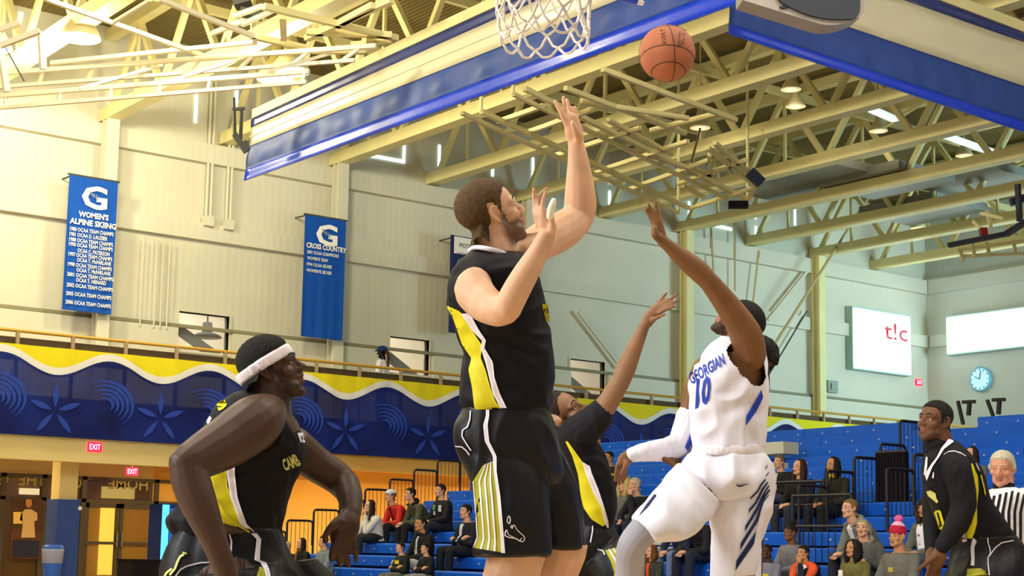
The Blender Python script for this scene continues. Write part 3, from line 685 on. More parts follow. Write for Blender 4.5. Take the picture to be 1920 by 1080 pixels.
# exit signs
RED = mat('exit_red', '#e01038', .5, emit='#ff1040', es=1.6); 
def exit_sign(p, ax, lb, s=.3):
    t = thing('exit_sign', p, lb, 'exit sign', 'red exit signs'); ax = Vector(ax); nrm = Vector((0, 0, 1)).cross(ax)   # towards the hall
    p = Vector(p); b = MB(); nrm = -nrm if nrm.dot(CAM - p) < 0 else nrm
    b.prism([p + ax * s / 2 * i + Vector((0, 0, s * .32 * j)) for i, j in ((-1, -1), (1, -1), (1, 1), (-1, 1))], -nrm * .05); b.build('case', RED, t)
    if lb.startswith('red exit sign hanging'): MB().bar(p + Vector((0, 0, .09)) - nrm * .02, Vector((p.x, p.y, 3.31)) - nrm * .02, .03).build('stem', WHITE, t)
    text_on('letters', 'EXIT', p + nrm * .012, ax, (0, 0, 1), s * .4, mat('exit_letter', '#ffd0d8', .5, emit='#ffc0d0', es=1.5), t, s * .8, .01)
exit_sign(VY(178, 838, YC + .03), (1, 0, 0), 'red exit sign on the cream band below the cloth'); exit_sign(VY(248, 884, 34.6), (1, 0, 0), 'red exit sign hanging in front of the double doors')
exit_sign(VY(1724, 717, YW - .055), (1, 0, 0), 'small red exit sign on the far right wall', .34)
# bin, vending machine, dark box
p = VY(99, 1040, 31.2)
t = thing('recycling_bin', (p.x, 31.2, 0), 'blue recycling bin with a clear liner beside the padded column', 'bin')
MB().lathe((p.x, 31.2, 0), [(.16, 0), (.19, .5), (.2, .82), (.22, .84), (.22, .88), (.17, .93)], 18).build('body', mat('blue_bin', '#2a62c8', .4), t, True)
MB().lathe((p.x, 31.2, 0), [(.205, .55), (.225, .8), (.23, .84), (.215, .845)], 18).build('liner', mat('clear_liner', '#dfe4ea', .3, alpha=.45), t, True)
p = VY(318, 945, 33.0); q = VY(305, 945, 33); r = VY(332, 945, 33)
t = thing('vending_machine', (p.x, 33.3, 0), 'vending machine with a glowing light-blue edge behind the headband player', 'vending machine')
MB().box((q.x, 33.0, 0), (r.x + .6, 33.7, p.z)).build('cabinet', mat('vending_navy', '#123a86', .4), t)
MB().box((q.x, 32.97, .1), (q.x + .16, 33.0, p.z - .02)).build('light_strip', mat('vending_glow', '#4fb4ff', .4, emit='#49b0ff', es=1.6), t)
MB().box((q.x + .2, 32.97, .4), (r.x + .3, 33.0, p.z - .1)).build('front_glass', mat('vending_blue', '#2f6fc8', .2, emit='#2060c0', es=.5), t)
p = VY(250, 1052, 31.6); r = VY(318, 1052, 31.6)
o = MB().box((p.x, 31.6, 0), (r.x, 32.4, p.z)).box((p.x - .03, 31.57, p.z), (r.x + .03, 32.43, p.z + .04)).build('draped_table', BLACKF); tag(o, 'low black draped table in front of the double doors', 'table')

# ------------------------------------------------------------------ screens, clock, end wall details
SCR = mat('screen_glow', '#ffffff', .4, emit='#eaffff', es=2.6)
p, q, r = VY(1602, 577, YW - .35), VY(1707, 592, YW - .35), VY(1601, 688, YW - .35)
t = thing('wall_screen', (p.x, YW - .3, r.z), 'square glowing white screen with red letters on the long wall', 'screen', 'glowing wall screens')
MB().box((p.x - .06, YW - .3, r.z - .06), (q.x + .06, YW - .02, p.z + .06)).build('case', mat('screen_case', '#9fb8b4', .5), t)
MB().box((p.x, YW - .34, r.z), (q.x, YW - .3, p.z)).build('panel', SCR, t)
c = VY(1680, 622, YW - .36); text_on('lettering', 't!c', c, (1, 0, 0), (0, 0, 1), .60, mat('screen_red', '#a02838', .5, emit='#a83040', es=.6), t, 1.25, .01)
c = VY(1632, 618, YW - .36); text_on('lettering', 'food +', c, (1, 0, 0), (0, 0, 1), .22, mat('screen_faint', '#ffffff', .5, emit='#f0eef0', es=1.1), t, .8, 0)
c = VY(1660, 680, YW - .36); text_on('lettering', 'Catering Services', c, (1, 0, 0), (0, 0, 1), .13, mat('screen_faint', '#ffffff', .5, emit='#f0eef0', es=1.1), t, 1.0, 0)
p, r = VX(1774, 596, XE - .35), VX(1774, 663, XE - .35)
t = thing('wall_screen', (XE - .3, p.y, r.z), 'wide glowing white screen on the end wall at the right edge', 'screen', 'glowing wall screens')
MB().box((XE - .3, p.y - 6.5, r.z - .06), (XE - .02, p.y + .06, p.z + .06)).build('case', mat('screen_case', '#9fb8b4', .5), t)
MB().box((XE - .34, p.y - 6.4, r.z), (XE - .3, p.y, p.z)).build('panel', SCR, t)
c = VX(1838, 711, XE - .1)
t = thing('wall_clock', c, 'round pale blue wall clock on the end wall below the wide screen', 'clock')
MB().lathe(c, [(.41, .08), (.43, 0), (.39, -.03), (.37, -.01)], 28, (1, 0, 0)).build('rim', mat('clock_rim', '#6fb8d8', .4), t, True)
MB().lathe(c + Vector((-.02, 0, 0)), [(.37, 0), (.01, -.005)], 28, (1, 0, 0)).build('face', mat('clock_face', '#c8ecf4', .5, emit='#a8e4f4', es=.35), t)
MB().bar(c + Vector((-.05, 0, 0)), c + Vector((-.05, .2, .1)), .02).build('hand', BLACKM, t); MB().bar(c + Vector((-.05, 0, 0)), c + Vector((-.05, -.05, .28)), .02).build('hand', BLACKM, t)
for k in range(12):
    a = k * math.pi / 6; MB().bar(c + Vector((-.045, .3 * math.cos(a), .3 * math.sin(a))), c + Vector((-.045, .35 * math.cos(a), .35 * math.sin(a))), .02).build('hour_mark', BLACKM, t)
o = MB().box(VX(1700, 743, XE - .3), VX(1735, 765, XE - .02)).build('wall_panel', mat('dull_green_panel', '#8d9484', .6)); tag(o, 'dull grey-green panel low on the end wall behind the right player\'s head', 'panel')
p = VY(1560, 725, YW - .1)
o = MB().box(p - Vector((.25, .05, .2)), p + Vector((.25, .05, .2))).box(p - Vector((.12, .1, .1)), p + Vector((.12, .04, .1))).build('wall_control_box', mat('faded_grey', '#9aa298', .7)); tag(o, 'small grey control box on the wall below the square screen', 'box')
# ------------------------------------------------------------------ bleachers: rows along Y, rising towards +X
BX0, RUN, RISE, BZ0 = 15.2, .62, .235, .2
BY0, BY1 = -4.0, 28.0
NR = 13
def tread(k): return BZ0 + RISE * k
def seatz(k): return BZ0 + RISE * k + .40 if k >= 0 else .41
t = thing('bleacher', (BX0, 12, 0), 'large blue telescopic bleacher along the far side of the court', 'bleacher')
plate = mat('seat_number_plate', '#aab4cc', .5)
gap = (VX(1690, 800, BX0 + RUN * 12).y, VX(1812, 780, BX0 + RUN * 12).y)
for k in range(-1, NR):
    x = BX0 + RUN * k; z = max(.02, tread(k)); sz = seatz(k)
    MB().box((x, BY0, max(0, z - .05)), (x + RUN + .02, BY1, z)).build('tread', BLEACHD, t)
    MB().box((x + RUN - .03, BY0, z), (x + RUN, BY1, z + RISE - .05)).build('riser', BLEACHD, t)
    spans = [(BY0, BY1)] if k < 12 else [(BY0, gap[1]), (gap[0], BY1)]
    for (y0, y1) in spans:
        # moulded seat modules, each with rounded lip and front skirt
        b = MB(); xs = x + .33
        prof = [(xs, sz - .2), (xs - .015, sz - .03), (xs + .02, sz), (xs + .28, sz - .015), (xs + .30, sz - .04), (xs + .05, sz - .2)]
        y = y0
        L = 2.6
        while y < y1 - .1:
            ye = min(y + L - .012, y1); b = MB(); b.prism([(px_, y, pz) for px_, pz in prof], (0, ye - y, 0)); b.build('seat_bench', BLEACH, t); y += L
    b = MB()
    yy = BY0 + .3
    while yy < BY1:
        if not (k == 12 and gap[1] < yy < gap[0]): b.box((x + .308, yy, sz - .125), (x + .33, yy + .032, sz - .095))
        yy += .62
    stuff(b.build('seat_number_plates', plate, t))
b = MB()
for y in np.arange(BY0 + 1, BY1, 3):
    for k in range(2, NR, 2): b.box((BX0 + RUN * k + .1, y, 0), (BX0 + RUN * k + .18, y + .08, tread(k) - .05))
stuff(b.build('understructure', BLACKM, t))
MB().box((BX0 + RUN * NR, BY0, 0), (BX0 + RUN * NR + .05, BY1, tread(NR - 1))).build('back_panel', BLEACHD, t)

def step_rail(y, k0, k1, label, hgt=1.07, bars=True, m=BLACKM):
    t = thing('bleacher_end_rail', (BX0 + RUN * k0, y, tread(k0)), label, 'railing', 'stepped black bleacher railings')
    for k in range(k0, k1):
        xa, xb = BX0 + RUN * k + .02, BX0 + RUN * (k + 1) - .0; z = tread(k); zt = z + hgt; r = .06
        pts = [(xa, y, z - .1), (xa, y, zt - r), (xa + r * .3, y, zt - r * .3), (xa + r, y, zt), (xb - r, y, zt), (xb - r * .3, y, zt - r * .3), (xb, y, zt - r), (xb, y, zt - .5)]
        p = MB().tube(pts, .024, 8).build('rail_panel', m, t)
        if bars:
            b = MB()
            for i in range(1, 6): xx = xa + (xb - xa) * i / 6; b.tube([(xx, y, z + .08), (xx, y, zt - .01)], .007, 5)
            b.tube([(xa, y, z + .08), (xb, y, z + .08)], .012, 5)
            stuff(b.build('rail_bars', mat('brown_bar', '#6a4a22', .6) if m is BLACKM and y > 25 else m, t))
    return t
step_rail(BY1 - .05, 0, 12, 'black stepped end railing beside the ochre wall')
ya = 15.25
step_rail(ya, 3, 7, 'black stepped aisle railing beside the woman with the yellow scarf')
step_rail(ya + .6, 8, 9, 'single black railing panel high up, left of the right player\'s head')
step_rail(ya - 1.1, 4, 6, 'short black stepped railing right of the black aisle screen')
# guard rail in front of the seated trio
def guard(y0, y1, x, z, h, label):
    t = thing('front_guard_rail', (x, (y0 + y1) / 2, z), label, 'railing')
    for zz in (z + h, z + h * .62, z + .1): MB().tube([(x, y0, zz), (x, y1, zz)], .024, 8).build('rail', BLACKM, t)
    n = int(abs(y1 - y0) / .62); 
    for i in range(n + 1): y = y0 + (y1 - y0) * i / n; MB().tube([(x, y, z - .3), (x, y, z + h)], .028, 8).build('post', BLACKM, t)
    b = MB(); n = int(abs(y1 - y0) / .11)
    for i in range(n): y = y0 + (y1 - y0) * (i + .5) / n; b.tube([(x, y, z + .1), (x, y, z + h * .62)], .008, 5)
    stuff(b.build('rail_bars', BLACKM, t)); return t
gx = BX0 + RUN * 4 + .1
p = VX(1448, 905, gx); q = VX(1545, 905, gx)
guard(p.y, q.y, gx, tread(4), p.z - tread(4), 'black front guard rail before the three seated people in dark coats')
gx2 = BX0 + RUN * 2 + .05; p = VX(1486, 930, gx2); q = VX(1596, 930, gx2)
guard(p.y, q.y, gx2, tread(2), p.z - tread(2), 'lower black guard rail behind the girl with the hair bun')
# dark vomitory wall
p = VX(1650, 850, BX0 + RUN * 6); q = VX(1708, 970, BX0 + RUN * 6)
t = thing('aisle_screen', (BX0 + RUN * 6, (p.y + q.y) / 2, tread(5)), 'tall black pleated screen closing the aisle beside the right player', 'screen')
b = MB(); n = 60; z0, z1 = tread(5) - .2, p.z
for s in (0, 1):
    k0 = len(b.v)
    for i in range(n + 1): u = i / n; y = q.y + (p.y - q.y) * u; x = BX0 + RUN * 6 - .1 + .04 * math.sin(u * 60) + .05 * s; b.v += [(x, y, z0), (x, y, z1)]
    for i in range(n): a = k0 + 2 * i; f = (a, a + 2, a + 3, a + 1); b.f.append(f)
b.build('pleated_cloth', mat('black_pleat', '#1a1218', .8, .2), t, True)
MB().tube([(BX0 + RUN * 6 - .08, q.y, z1), (BX0 + RUN * 6 - .08, p.y, z1)], .03).build('rod', BLACKM, t)
# steps and pale step treads in the aisle
for i, k in enumerate((2, 3)):
    p = VX(1545, 1000, BX0 + RUN * k); b = MB().box((BX0 + RUN * k - .02, ya - 1.2, tread(k) - .02), (BX0 + RUN * k + .3, ya - .1, tread(k) + .12))
    tag(b.build('aisle_step', mat('pale_step', '#b8b090', .7)), 'pale aisle step of the bleacher, %s of the two' % ('lower', 'upper')[i], 'step', 'aisle steps')
# pale closed boxes on the bleacher behind the airborne player
for i, (a, b2, c, d2) in enumerate(((1395, 832, 1469, 850), (1395, 869, 1455, 882))):
    p = VX(a, b2, BX0 + RUN * 9); q = VX(c, d2, BX0 + RUN * 9)
    o = MB().box((p.x, q.y, q.z), (p.x + .4, p.y, p.z)).build('pale_bench_panel', mat('pale_panel', '#c9c8ae', .6)); tag(o, 'pale bench panel right of the white shorts, %s of the two' % ('upper', 'lower')[i], 'panel', 'pale bench panels')
for i, (px, py) in enumerate(((1228, 1010), (1232, 1038))):
    p = VX(px, py, BX0 + RUN * (3 - i)); o = MB().box(p - Vector((.02, .35, .1)), p + Vector((.35, .35, .1))).build('pale_bench_panel', mat('pale_panel', '#c9c8ae', .6)); tag(o, 'pale bench panel behind the smiling curly-haired woman, %s of the two' % ('upper', 'lower')[i], 'panel', 'pale bench panels')
# upturned stools on the top row
for i, (px, w_) in enumerate(((1806, 0), (1862, 0))):
    t = thing('upturned_stool', VX(px + 8, 778, BX0 + RUN * 12.6), 'dark upturned T-shaped stand on the top row, %s one' % ('left', 'right')[i], 'stand', 'dark stands on the top row')
    X = BX0 + RUN * 12.7
    a, c = VX(px - 10 + (0 if i == 0 else -1), 752 - i * 2, X), VX(px, 796 - i * 16, X)
    MB().bar(a, c, .05).build('leg', BLACKM, t)
    MB().bar(VX(px + 12, 753 - i * 4, X), VX(px + 10, 779 - i * 2, X), .06).build('post', BLACKM, t)
    MB().bar(VX(px - 1, 754 - i * 4, X), VX(px + 22, 753 - i * 4, X), .06).build('foot_bar', BLACKM, t)
# ------------------------------------------------------------------ figure library
from mathutils import noise as mnoise
def catmull(P, n=4):
    P = [np.array(p, float) for p in P]
    if len(P) < 3: 
        return [P[0] + (P[-1] - P[0]) * i / n for i in range(n + 1)]
    Q = [2 * P[0] - P[1]] + P + [2 * P[-1] - P[-2]]; out = []
    for i in range(1, len(Q) - 2):
        p0, p1, p2, p3 = Q[i - 1], Q[i], Q[i + 1], Q[i + 2]
        for k in range(n):
            t = k / n; out.append(.5 * ((2 * p1) + (-p0 + p2) * t + (2 * p0 - 5 * p1 + 4 * p2 - p3) * t * t + (-p0 + 3 * p1 - 3 * p2 + p3) * t ** 3))
    out.append(P[-1]); return out

class Prims:
    """closed overlapping shapes that are fused into one continuous surface"""
    def __init__(s): s.v = []; s.f = []
    def rings(s, R):
        n0 = len(s.v); k = len(R[0])
        for r in R: s.v += [tuple(p) for p in r]
        for i in range(len(R) - 1):
            for j in range(k): A = n0 + i * k; B = A + k; s.f.append((A + j, A + (j + 1) % k, B + (j + 1) % k, B + j))
        s.f.append(tuple(n0 + j for j in range(k))[::-1]); s.f.append(tuple(n0 + (len(R) - 1) * k + j for j in range(k)))
    def chain(s, pts, k=14, n=4, flat=None):
        """pts: (Vector, radius); rounded ends. flat = (axis, factor) squashes the section along an axis"""
        Q = catmull([list(p) + [r] for p, r in pts], n); C = [Vector(q[:3]) for q in Q]; rr = [max(.002, float(q[3])) for q in Q]
        d0 = (C[0] - C[1]).normalized(); d1 = (C[-1] - C[-2]).normalized()
        CC = [C[0] + d0 * rr[0] * .95, C[0] + d0 * rr[0] * .7] + C + [C[-1] + d1 * rr[-1] * .7, C[-1] + d1 * rr[-1] * .95]
        RR = [rr[0] * .25, rr[0] * .72] + rr + [rr[-1] * .72, rr[-1] * .25]
        R = []; pa = None
        for i, c in enumerate(CC):
            d = (CC[min(i + 1, len(CC) - 1)] - CC[max(i - 1, 0)]).normalized()
            a = d.cross(Vector((.3, .1, 1)) if abs(d.z) < .9 else Vector((1, .2, 0))).normalized() if pa is None else (pa - d * pa.dot(d)).normalized()
            pa = a; b = d.cross(a); ring = []
            for j in range(k):
                t = 2 * math.pi * j / k; o = (a * math.cos(t) + b * math.sin(t)) * RR[i]
                if flat: ax = Vector(flat[0]).normalized(); o -= ax * o.dot(ax) * (1 - flat[1])
                ring.append(c + o)
            R.append(ring)
        s.rings(R)
    def ell(s, c, ax, r, k=18, m=12):
        c = Vector(c); R = []
        for i in range(m + 1):
            ph = math.pi * (i + .02) / (m + .04) - math.pi / 2; z = math.sin(ph); q = math.cos(ph)
            R.append([c + ax[0] * (r[0] * q * math.cos(2 * math.pi * j / k)) + ax[1] * (r[1] * q * math.sin(2 * math.pi * j / k)) + ax[2] * (r[2] * z) for j in range(k)])
        s.rings(R)
    def loft(s, rows, k=28, n=4, e=2.3):
        """rows: (C, a, b) centre and two half-axis vectors"""
        Q = catmull([list(c) + list(a) + list(b) for c, a, b in rows], n); R = []
        for q in Q:
            c, a, b = Vector(q[:3]), Vector(q[3:6]), Vector(q[6:9]); ring = []
            for j in range(k):
                t = 2 * math.pi * j / k; ct, st = math.cos(t), math.sin(t)
                ring.append(c + a * (math.copysign(abs(ct) ** (2 / e), ct)) + b * (math.copysign(abs(st) ** (2 / e), st)))
            R.append(ring)
        s.rings(R)
    def mesh(s, name, voxel, smooth=4):
        me = bpy.data.meshes.new(name); me.from_pydata(s.v, [], s.f); me.update()
        bm = bmesh.new(); bm.from_mesh(me); bmesh.ops.recalc_face_normals(bm, faces=bm.faces); bm.to_mesh(me); bm.free()
        o = bpy.data.objects.new(name, me); COL.objects.link(o)
        r = o.modifiers.new('r', 'REMESH'); r.mode = 'VOXEL'; r.voxel_size = voxel
        if smooth: m = o.modifiers.new('s', 'SMOOTH'); m.factor = .5; m.iterations = smooth
        dg = bpy.context.evaluated_depsgraph_get(); out = bpy.data.meshes.new_from_object(o.evaluated_get(dg))
        bpy.data.objects.remove(o); bpy.data.meshes.remove(me); out.name = name
        out.polygons.foreach_set('use_smooth', [True] * len(out.polygons)); return out

def vco(me):
    a = np.empty(len(me.vertices) * 3); me.vertices.foreach_get('co', a); return a.reshape(-1, 3)
def vno(me):
    a = np.empty(len(me.vertices) * 3); me.vertices.foreach_get('normal', a); return a.reshape(-1, 3)
def bvh(me):
    T = BVHTree.FromPolygons([v.co.copy() for v in me.vertices], [tuple(p.vertices) for p in me.polygons]); GT[id(T)] = (T, me); return T
def wrinkle(me, amp, freq=(14, 14, 5), seed=0, ridge=True):
    co = vco(me); no = vno(me); out = co.copy(); sd = Vector((seed * 3.7, seed * 1.3, seed * 7.1))
    for i in range(len(co)):
        p = Vector((co[i][0] * freq[0], co[i][1] * freq[1], co[i][2] * freq[2])) + sd
        q = mnoise.noise(p * .35) * 1.5
        v = mnoise.noise(p + Vector((q, q, q)))
        if ridge: v = 1 - 2.4 * math.sqrt(v * v + .012)
        out[i] += no[i] * (amp * v)
    me.vertices.foreach_set('co', out.ravel()); me.update()
def set_tint(me, rgba):
    at = me.color_attributes.new('tint', 'FLOAT_COLOR', 'POINT'); at.data.foreach_set('color', np.asarray(rgba, dtype=np.float32).ravel())

def skin(name, col, rough=.45, col2=None):
    if name in MATS: return MATS[name]
    m = mat(name, col, rough, .28, noise=.12, nscale=14, bump=.15, bscale=220, sss=.04)
    nt = m.node_tree; b = nt.nodes['Principled BSDF']; at = nt.nodes.new('ShaderNodeAttribute'); at.attribute_name = 'tint'
    mx = nt.nodes.new('ShaderNodeMix'); mx.data_type = 'RGBA'; src = b.inputs['Base Color'].links[0].from_socket
    nt.links.new(src, mx.inputs[6]); nt.links.new(at.outputs['Color'], mx.inputs[7]); nt.links.new(at.outputs['Alpha'], mx.inputs[0]); nt.links.new(mx.outputs[2], b.inputs['Base Color'])
    return m
def hairmat(name, col, col2=None): return mat(name, col, .75, .25, noise=.35, nscale=90, bump=1.0, bscale=350)

class Head:
    """local axes: x = left of the person, y = face direction, z = crown"""
    def __init__(s, c, fwd, up, sc=1.0):
        s.c = Vector(c); s.y = Vector(fwd).normalized(); u = Vector(up); s.z = (u - s.y * u.dot(s.y)).normalized(); s.x = s.z.cross(s.y) * -1; s.s = sc
        s.x = s.y.cross(s.z) * -1
    def W(s, x, y, z): return s.c + (s.x * x + s.y * y + s.z * z) * s.s
    def L(s, P):
        q = np.asarray(P) - np.array(s.c); B = np.array([list(s.x), list(s.y), list(s.z)]); return q @ B.T / s.s
    def prims(s, p, open_mouth=0.0, jaw=1.0, detail=True):
        ax = (s.x, s.y, s.z); k = s.s
        def E(x, y, z, a, b, c): p.ell(s.W(x, y, z), ax, (a * k, b * k, c * k))
        E(0, -.012, .040, .075, .095, .078); E(0, .028, .035, .062, .058, .060); E(0, .040, -.02, .056, .047, .062)
        E(0, .030, -.066, .050 * jaw, .050, .036); E(0, .070, -.096 - .008 * open_mouth, .023 * jaw, .019, .018); E(0, .052, -.086 - .005 * open_mouth, .034 * jaw, .032, .027)
        for q in (-1, 1):
            E(q * .046 * jaw, .002, -.055, .018, .030, .032); E(q * .043, .056, -.024, .022, .024, .020)
            E(q * .028, .045, -.078, .024, .036, .024)
            p.chain([(s.W(q * .006, .083, .020), .009 * k), (s.W(q * .026, .082, .024), .0105 * k), (s.W(q * .047, .066, .018), .009 * k)], 10, 3)
        if detail:
            p.chain([(s.W(0, .082, .018), .008 * k), (s.W(0, .094, -.004), .0085 * k), (s.W(0, .108, -.024), .0105 * k)], 12, 3)
            for q in (-1, 1):
                E(q * .0115, .096, -.030, .0085, .011, .0075)
                # lids
                p.chain([(s.W(q * .018, .078, .006), .004 * k), (s.W(q * .031, .082, .0115), .0045 * k), (s.W(q * .044, .074, .006), .004 * k)], 8, 3)
                p.chain([(s.W(q * .018, .077, .000), .004 * k), (s.W(q * .031, .078, -.006), .004 * k), (s.W(q * .044, .072, .000), .004 * k)], 8, 3)
                # ear: rim and lobe
                rim = [(.073, .012, -.018), (.080, .012, .002), (.084, .004, .022), (.087, -.014, .026), (.088, -.022, .008), (.085, -.016, -.014), (.079, -.002, -.030), (.074, .006, -.030)]
                p.chain([(s.W(q * x, y, z), .0048 * k) for x, y, z in rim], 8, 3)
                p.ell(s.W(q * .076, -.004, -.002), ax, (.006 * k, .016 * k, .024 * k))
            o = .010 * open_mouth
            p.chain([(s.W(-.022, .080, -.054), .004 * k), (s.W(-.008, .093, -.050), .0065 * k), (s.W(.008, .093, -.050), .0065 * k), (s.W(.022, .080, -.054), .004 * k)], 8, 3)
            p.chain([(s.W(-.021, .079, -.057 - o), .004 * k), (s.W(0, .091, -.064 - o), .0075 * k), (s.W(.021, .079, -.057 - o), .004 * k)], 8, 3)
        else:
            p.chain([(s.W(0, .082, .018), .009 * k), (s.W(0, .110, -.024), .012 * k)], 10, 3)
            for q in (-1, 1): p.ell(s.W(q * .080, -.004, -.002), ax, (.008 * k, .018 * k, .030 * k))
    def tint(s, me, beard=None, lips=None, beard_a=.7, hi=-.030):
        l = s.L(vco(me)); x, y, z = np.abs(l[:, 0]), l[:, 1], l[:, 2]; n = len(l)
        out = np.zeros((n, 4), np.float32)
        st = lambda v, a, b: np.clip((v - a) / (b - a), 0, 1)
        if beard:
            zl = np.where(y < .03, .005, hi)            # sideburns reach higher near the ear
            m = st(-z, -zl, -zl + .016) * st(z, -.128, -.112) * st(y, -.010, .012) * (x < .09)
            cheek = st(z + .9 * (x - .02), -.03, -.06); m2 = m
            m2 = m2 * np.clip(1 - st(y, .05, .06) * st(z, -.050, -.036) * st(x, .030, .018) * 0, 0, 1)
            mouth = (x < .020) & (z < -.046) & (z > -.072) & (y > .082)
            m2[mouth] = 0
            out[:, :3] = np.array(lin(beard)[:3]); out[:, 3] = m2 * beard_a
        if lips:
            mm = (x < .023) & (z < -.045) & (z > -.076) & (y > .080)
            out[mm, :3] = np.array(lin(lips)[:3]); out[mm, 3] = .7
        set_tint(me, out)
    def eyes(s, parent, look=(0, 0), iris='#3a2a18', white='#e8e2d8'):
        k = s.s
        for q in (-1, 1):
            c = s.W(q * .031, .0675, .003); b = MB(); b.lathe(c, [(.0135 * k * math.sin(t), .0135 * k * -math.cos(t)) for t in np.linspace(.02, 3.12, 12)], 16, s.y)
            e = b.build('eye', mat('eye_white_' + white.strip('#'), white, .15, .6), parent, True)
            d = (s.y + s.x * look[0] + s.z * look[1]).normalized()
            b = MB(); b.lathe(c + d * .0125 * k, [(.006 * k, -.0008), (.0062 * k, .0004), (.003 * k, .0018 * k + .0006)], 14, d)
            b.build('iris', mat('iris_' + iris.strip('#'), iris, .1, .7), e, True)
    def brows(s, parent, T, m, r=.0032):
        for q in (-1, 1):
            pts = []
            for x, z in ((.012, .026), (.024, .031), (.036, .031), (.048, .024)):
                h = T.ray_cast(s.W(q * x, .2, z), -s.y)
                pts.append(h[0] + s.y * .001 if h[0] else s.W(q * x, .09, z))
            MB().tube(pts, [r * .8 * s.s, r * 1.2 * s.s, r * s.s, r * .5 * s.s], 8).build('eyebrow', m, parent, True)
    def hair(s, parent, T, m, line, thick, nm='hair', amp=.001, na=150, ne=90, zmax=.2, edge=.012, freq=120):
        """shell grown from the scalp: line = [(azimuth deg, z of hairline)], thick may be a function of (az, z)"""
        az_l = np.radians([a for a, _ in line]); z_l = [b for _, b in line]; b = MB(); idx = {}
        c0 = s.W(0, -.005, .035)
        hits = {}
        for i in range(na):
            az = -math.pi + 2 * math.pi * i / na
            for j in range(ne + 1):
                el = math.radians(-68 + 158 * j / ne)
                dl = Vector((math.sin(az) * math.cos(el), math.cos(az) * math.cos(el), math.sin(el)))
                dw = s.x * dl.x + s.y * dl.y + s.z * dl.z
                h = T.ray_cast(c0 + dw * .3 * s.s, -dw)
                p = h[0] if h[0] is not None else c0 + dw * .09 * s.s
                if (p - c0).length > .15 * s.s: p = c0 + dw * .15 * s.s
                l = (p - s.c); lz = l.dot(s.z) / s.s; lx = l.dot(s.x); ly = l.dot(s.y); a = abs(math.atan2(lx, ly))
                zl = float(np.interp(a, az_l, z_l)); hgt = lz - zl
                hits[(i, j)] = (p, dw, hgt, a, lz)
        for (i, j), (p, dw, hgt, a, lz) in hits.items():
            f = max(0.0, min(1.0, hgt / edge)); t = (thick(a, lz) if callable(thick) else thick) * f ** .6
            nz = mnoise.noise(p * freq) * amp
            idx[(i, j)] = len(b.v); b.v.append(tuple(p + dw * ((t + nz * f - .0025) * s.s)))
        for i in range(na):
            i2 = (i + 1) % na
            for j in range(ne):
                q = ((i, j), (i2, j), (i2, j + 1), (i, j + 1))
                if max(hits[t][2] for t in q) <= 0: continue
                b.f.append(tuple(idx[t] for t in q))
        return b.build(nm, m, parent, True)
    def band(s, parent, Ts, m, c_l, n_l, width, nm='headband', off=.004, n=72, u0=0, u1=360):
        nb = (s.x * n_l[0] + s.y * n_l[1] + s.z * n_l[2]).normalized(); e1 = (s.y - nb * s.y.dot(nb)).normalized(); e2 = nb.cross(e1)
        c0 = s.W(*c_l); b = MB(); rows = 5; full = (u1 - u0) >= 360; N = n if full else n + 1
        for i in range(N):
            t = math.radians(u0 + (u1 - u0) * i / n); d = e1 * math.cos(t) + e2 * math.sin(t)
            rad = 0
            for j in range(rows):
                o = c0 + nb * ((j / (rows - 1) - .5) * width * s.s)
                for T in Ts:
                    h = T.ray_cast(o + d * .3 * s.s, -d)
                    if h[0] is not None: rad = max(rad, (h[0] - o).dot(d))
            for j in range(rows):
                o = c0 + nb * ((j / (rows - 1) - .5) * width * s.s); bulge = 1 - (2 * j / (rows - 1) - 1) ** 4
                b.v.append(tuple(o + d * (rad + off * (.4 + .6 * bulge) * s.s)))
            for j in (rows - 1, 0):
                o = c0 + nb * ((j / (rows - 1) - .5) * width * s.s); b.v.append(tuple(o + d * (rad - .006 * s.s)))
        K = rows + 2
        for i in range(n):
            i2 = (i + 1) % N
            for j in range(K): b.f.append((i * K + j, i * K + (j + 1) % K, i2 * K + (j + 1) % K, i2 * K + j))
        return b.build(nm, m, parent, True)

# projecting cloth trims and prints onto a garment surface
def rs(poly, n):
    P = [Vector((p[0], p[1])) for p in poly]; L = [0]
    for i in range(1, len(P)): L.append(L[-1] + (P[i] - P[i - 1]).length)
    out = []; k = 0
    for i in range(n + 1):
        s = L[-1] * i / n
        while k < len(P) - 2 and s > L[k + 1]: k += 1
        out.append(P[k].lerp(P[k + 1], min(1, (s - L[k]) / max(1e-6, L[k + 1] - L[k]))))
    return out
def cast(T, x, y, off, last):
    r = _ray(x, y).normalized(); h = T.ray_cast(CAM, r)
    if h[0] is None:
        if last is None: return None, last
        return CAM + r * (last - off), last
    d = (h[0] - CAM).length
    if last is not None and d > last + .25: d = last
    return CAM + r * (d - off), d
def strip(name, T, L, R, m, parent, n=24, k=6, off=.004, thick=.002):
    A, B = rs(L, n), rs(R, n); b = MB(); last = None
    G = []
    for i in range(n + 1):
        row = []
        for j in range(k + 1):
            q = A[i].lerp(B[i], j / k); p, last = cast(T, q.x, q.y, off, last); row.append(p)
        G.append(row)
    flat = [p for r in G for p in r if p is not None]
    if not flat: return None
    base = flat[0]
    for r in G:
        for j in range(len(r)):
            if r[j] is None: r[j] = base
    for s in (0, 1):
        for r in G:
            for p in r: b.v.append(tuple(p + (p - CAM).normalized() * thick * s))
    N = (n + 1) * (k + 1)
    for i in range(n):
        for j in range(k):
            a = i * (k + 1) + j; f = (a, a + 1, a + k + 2, a + k + 1); b.f.append(f); b.f.append(tuple(N + t for t in f[::-1]))
    for i in range(n):
        for j in (0, k): a = i * (k + 1) + j; b.f.append((a, a + k + 1, N + a + k + 1, N + a))
    return b.build(name, m, garment(T, parent), True)
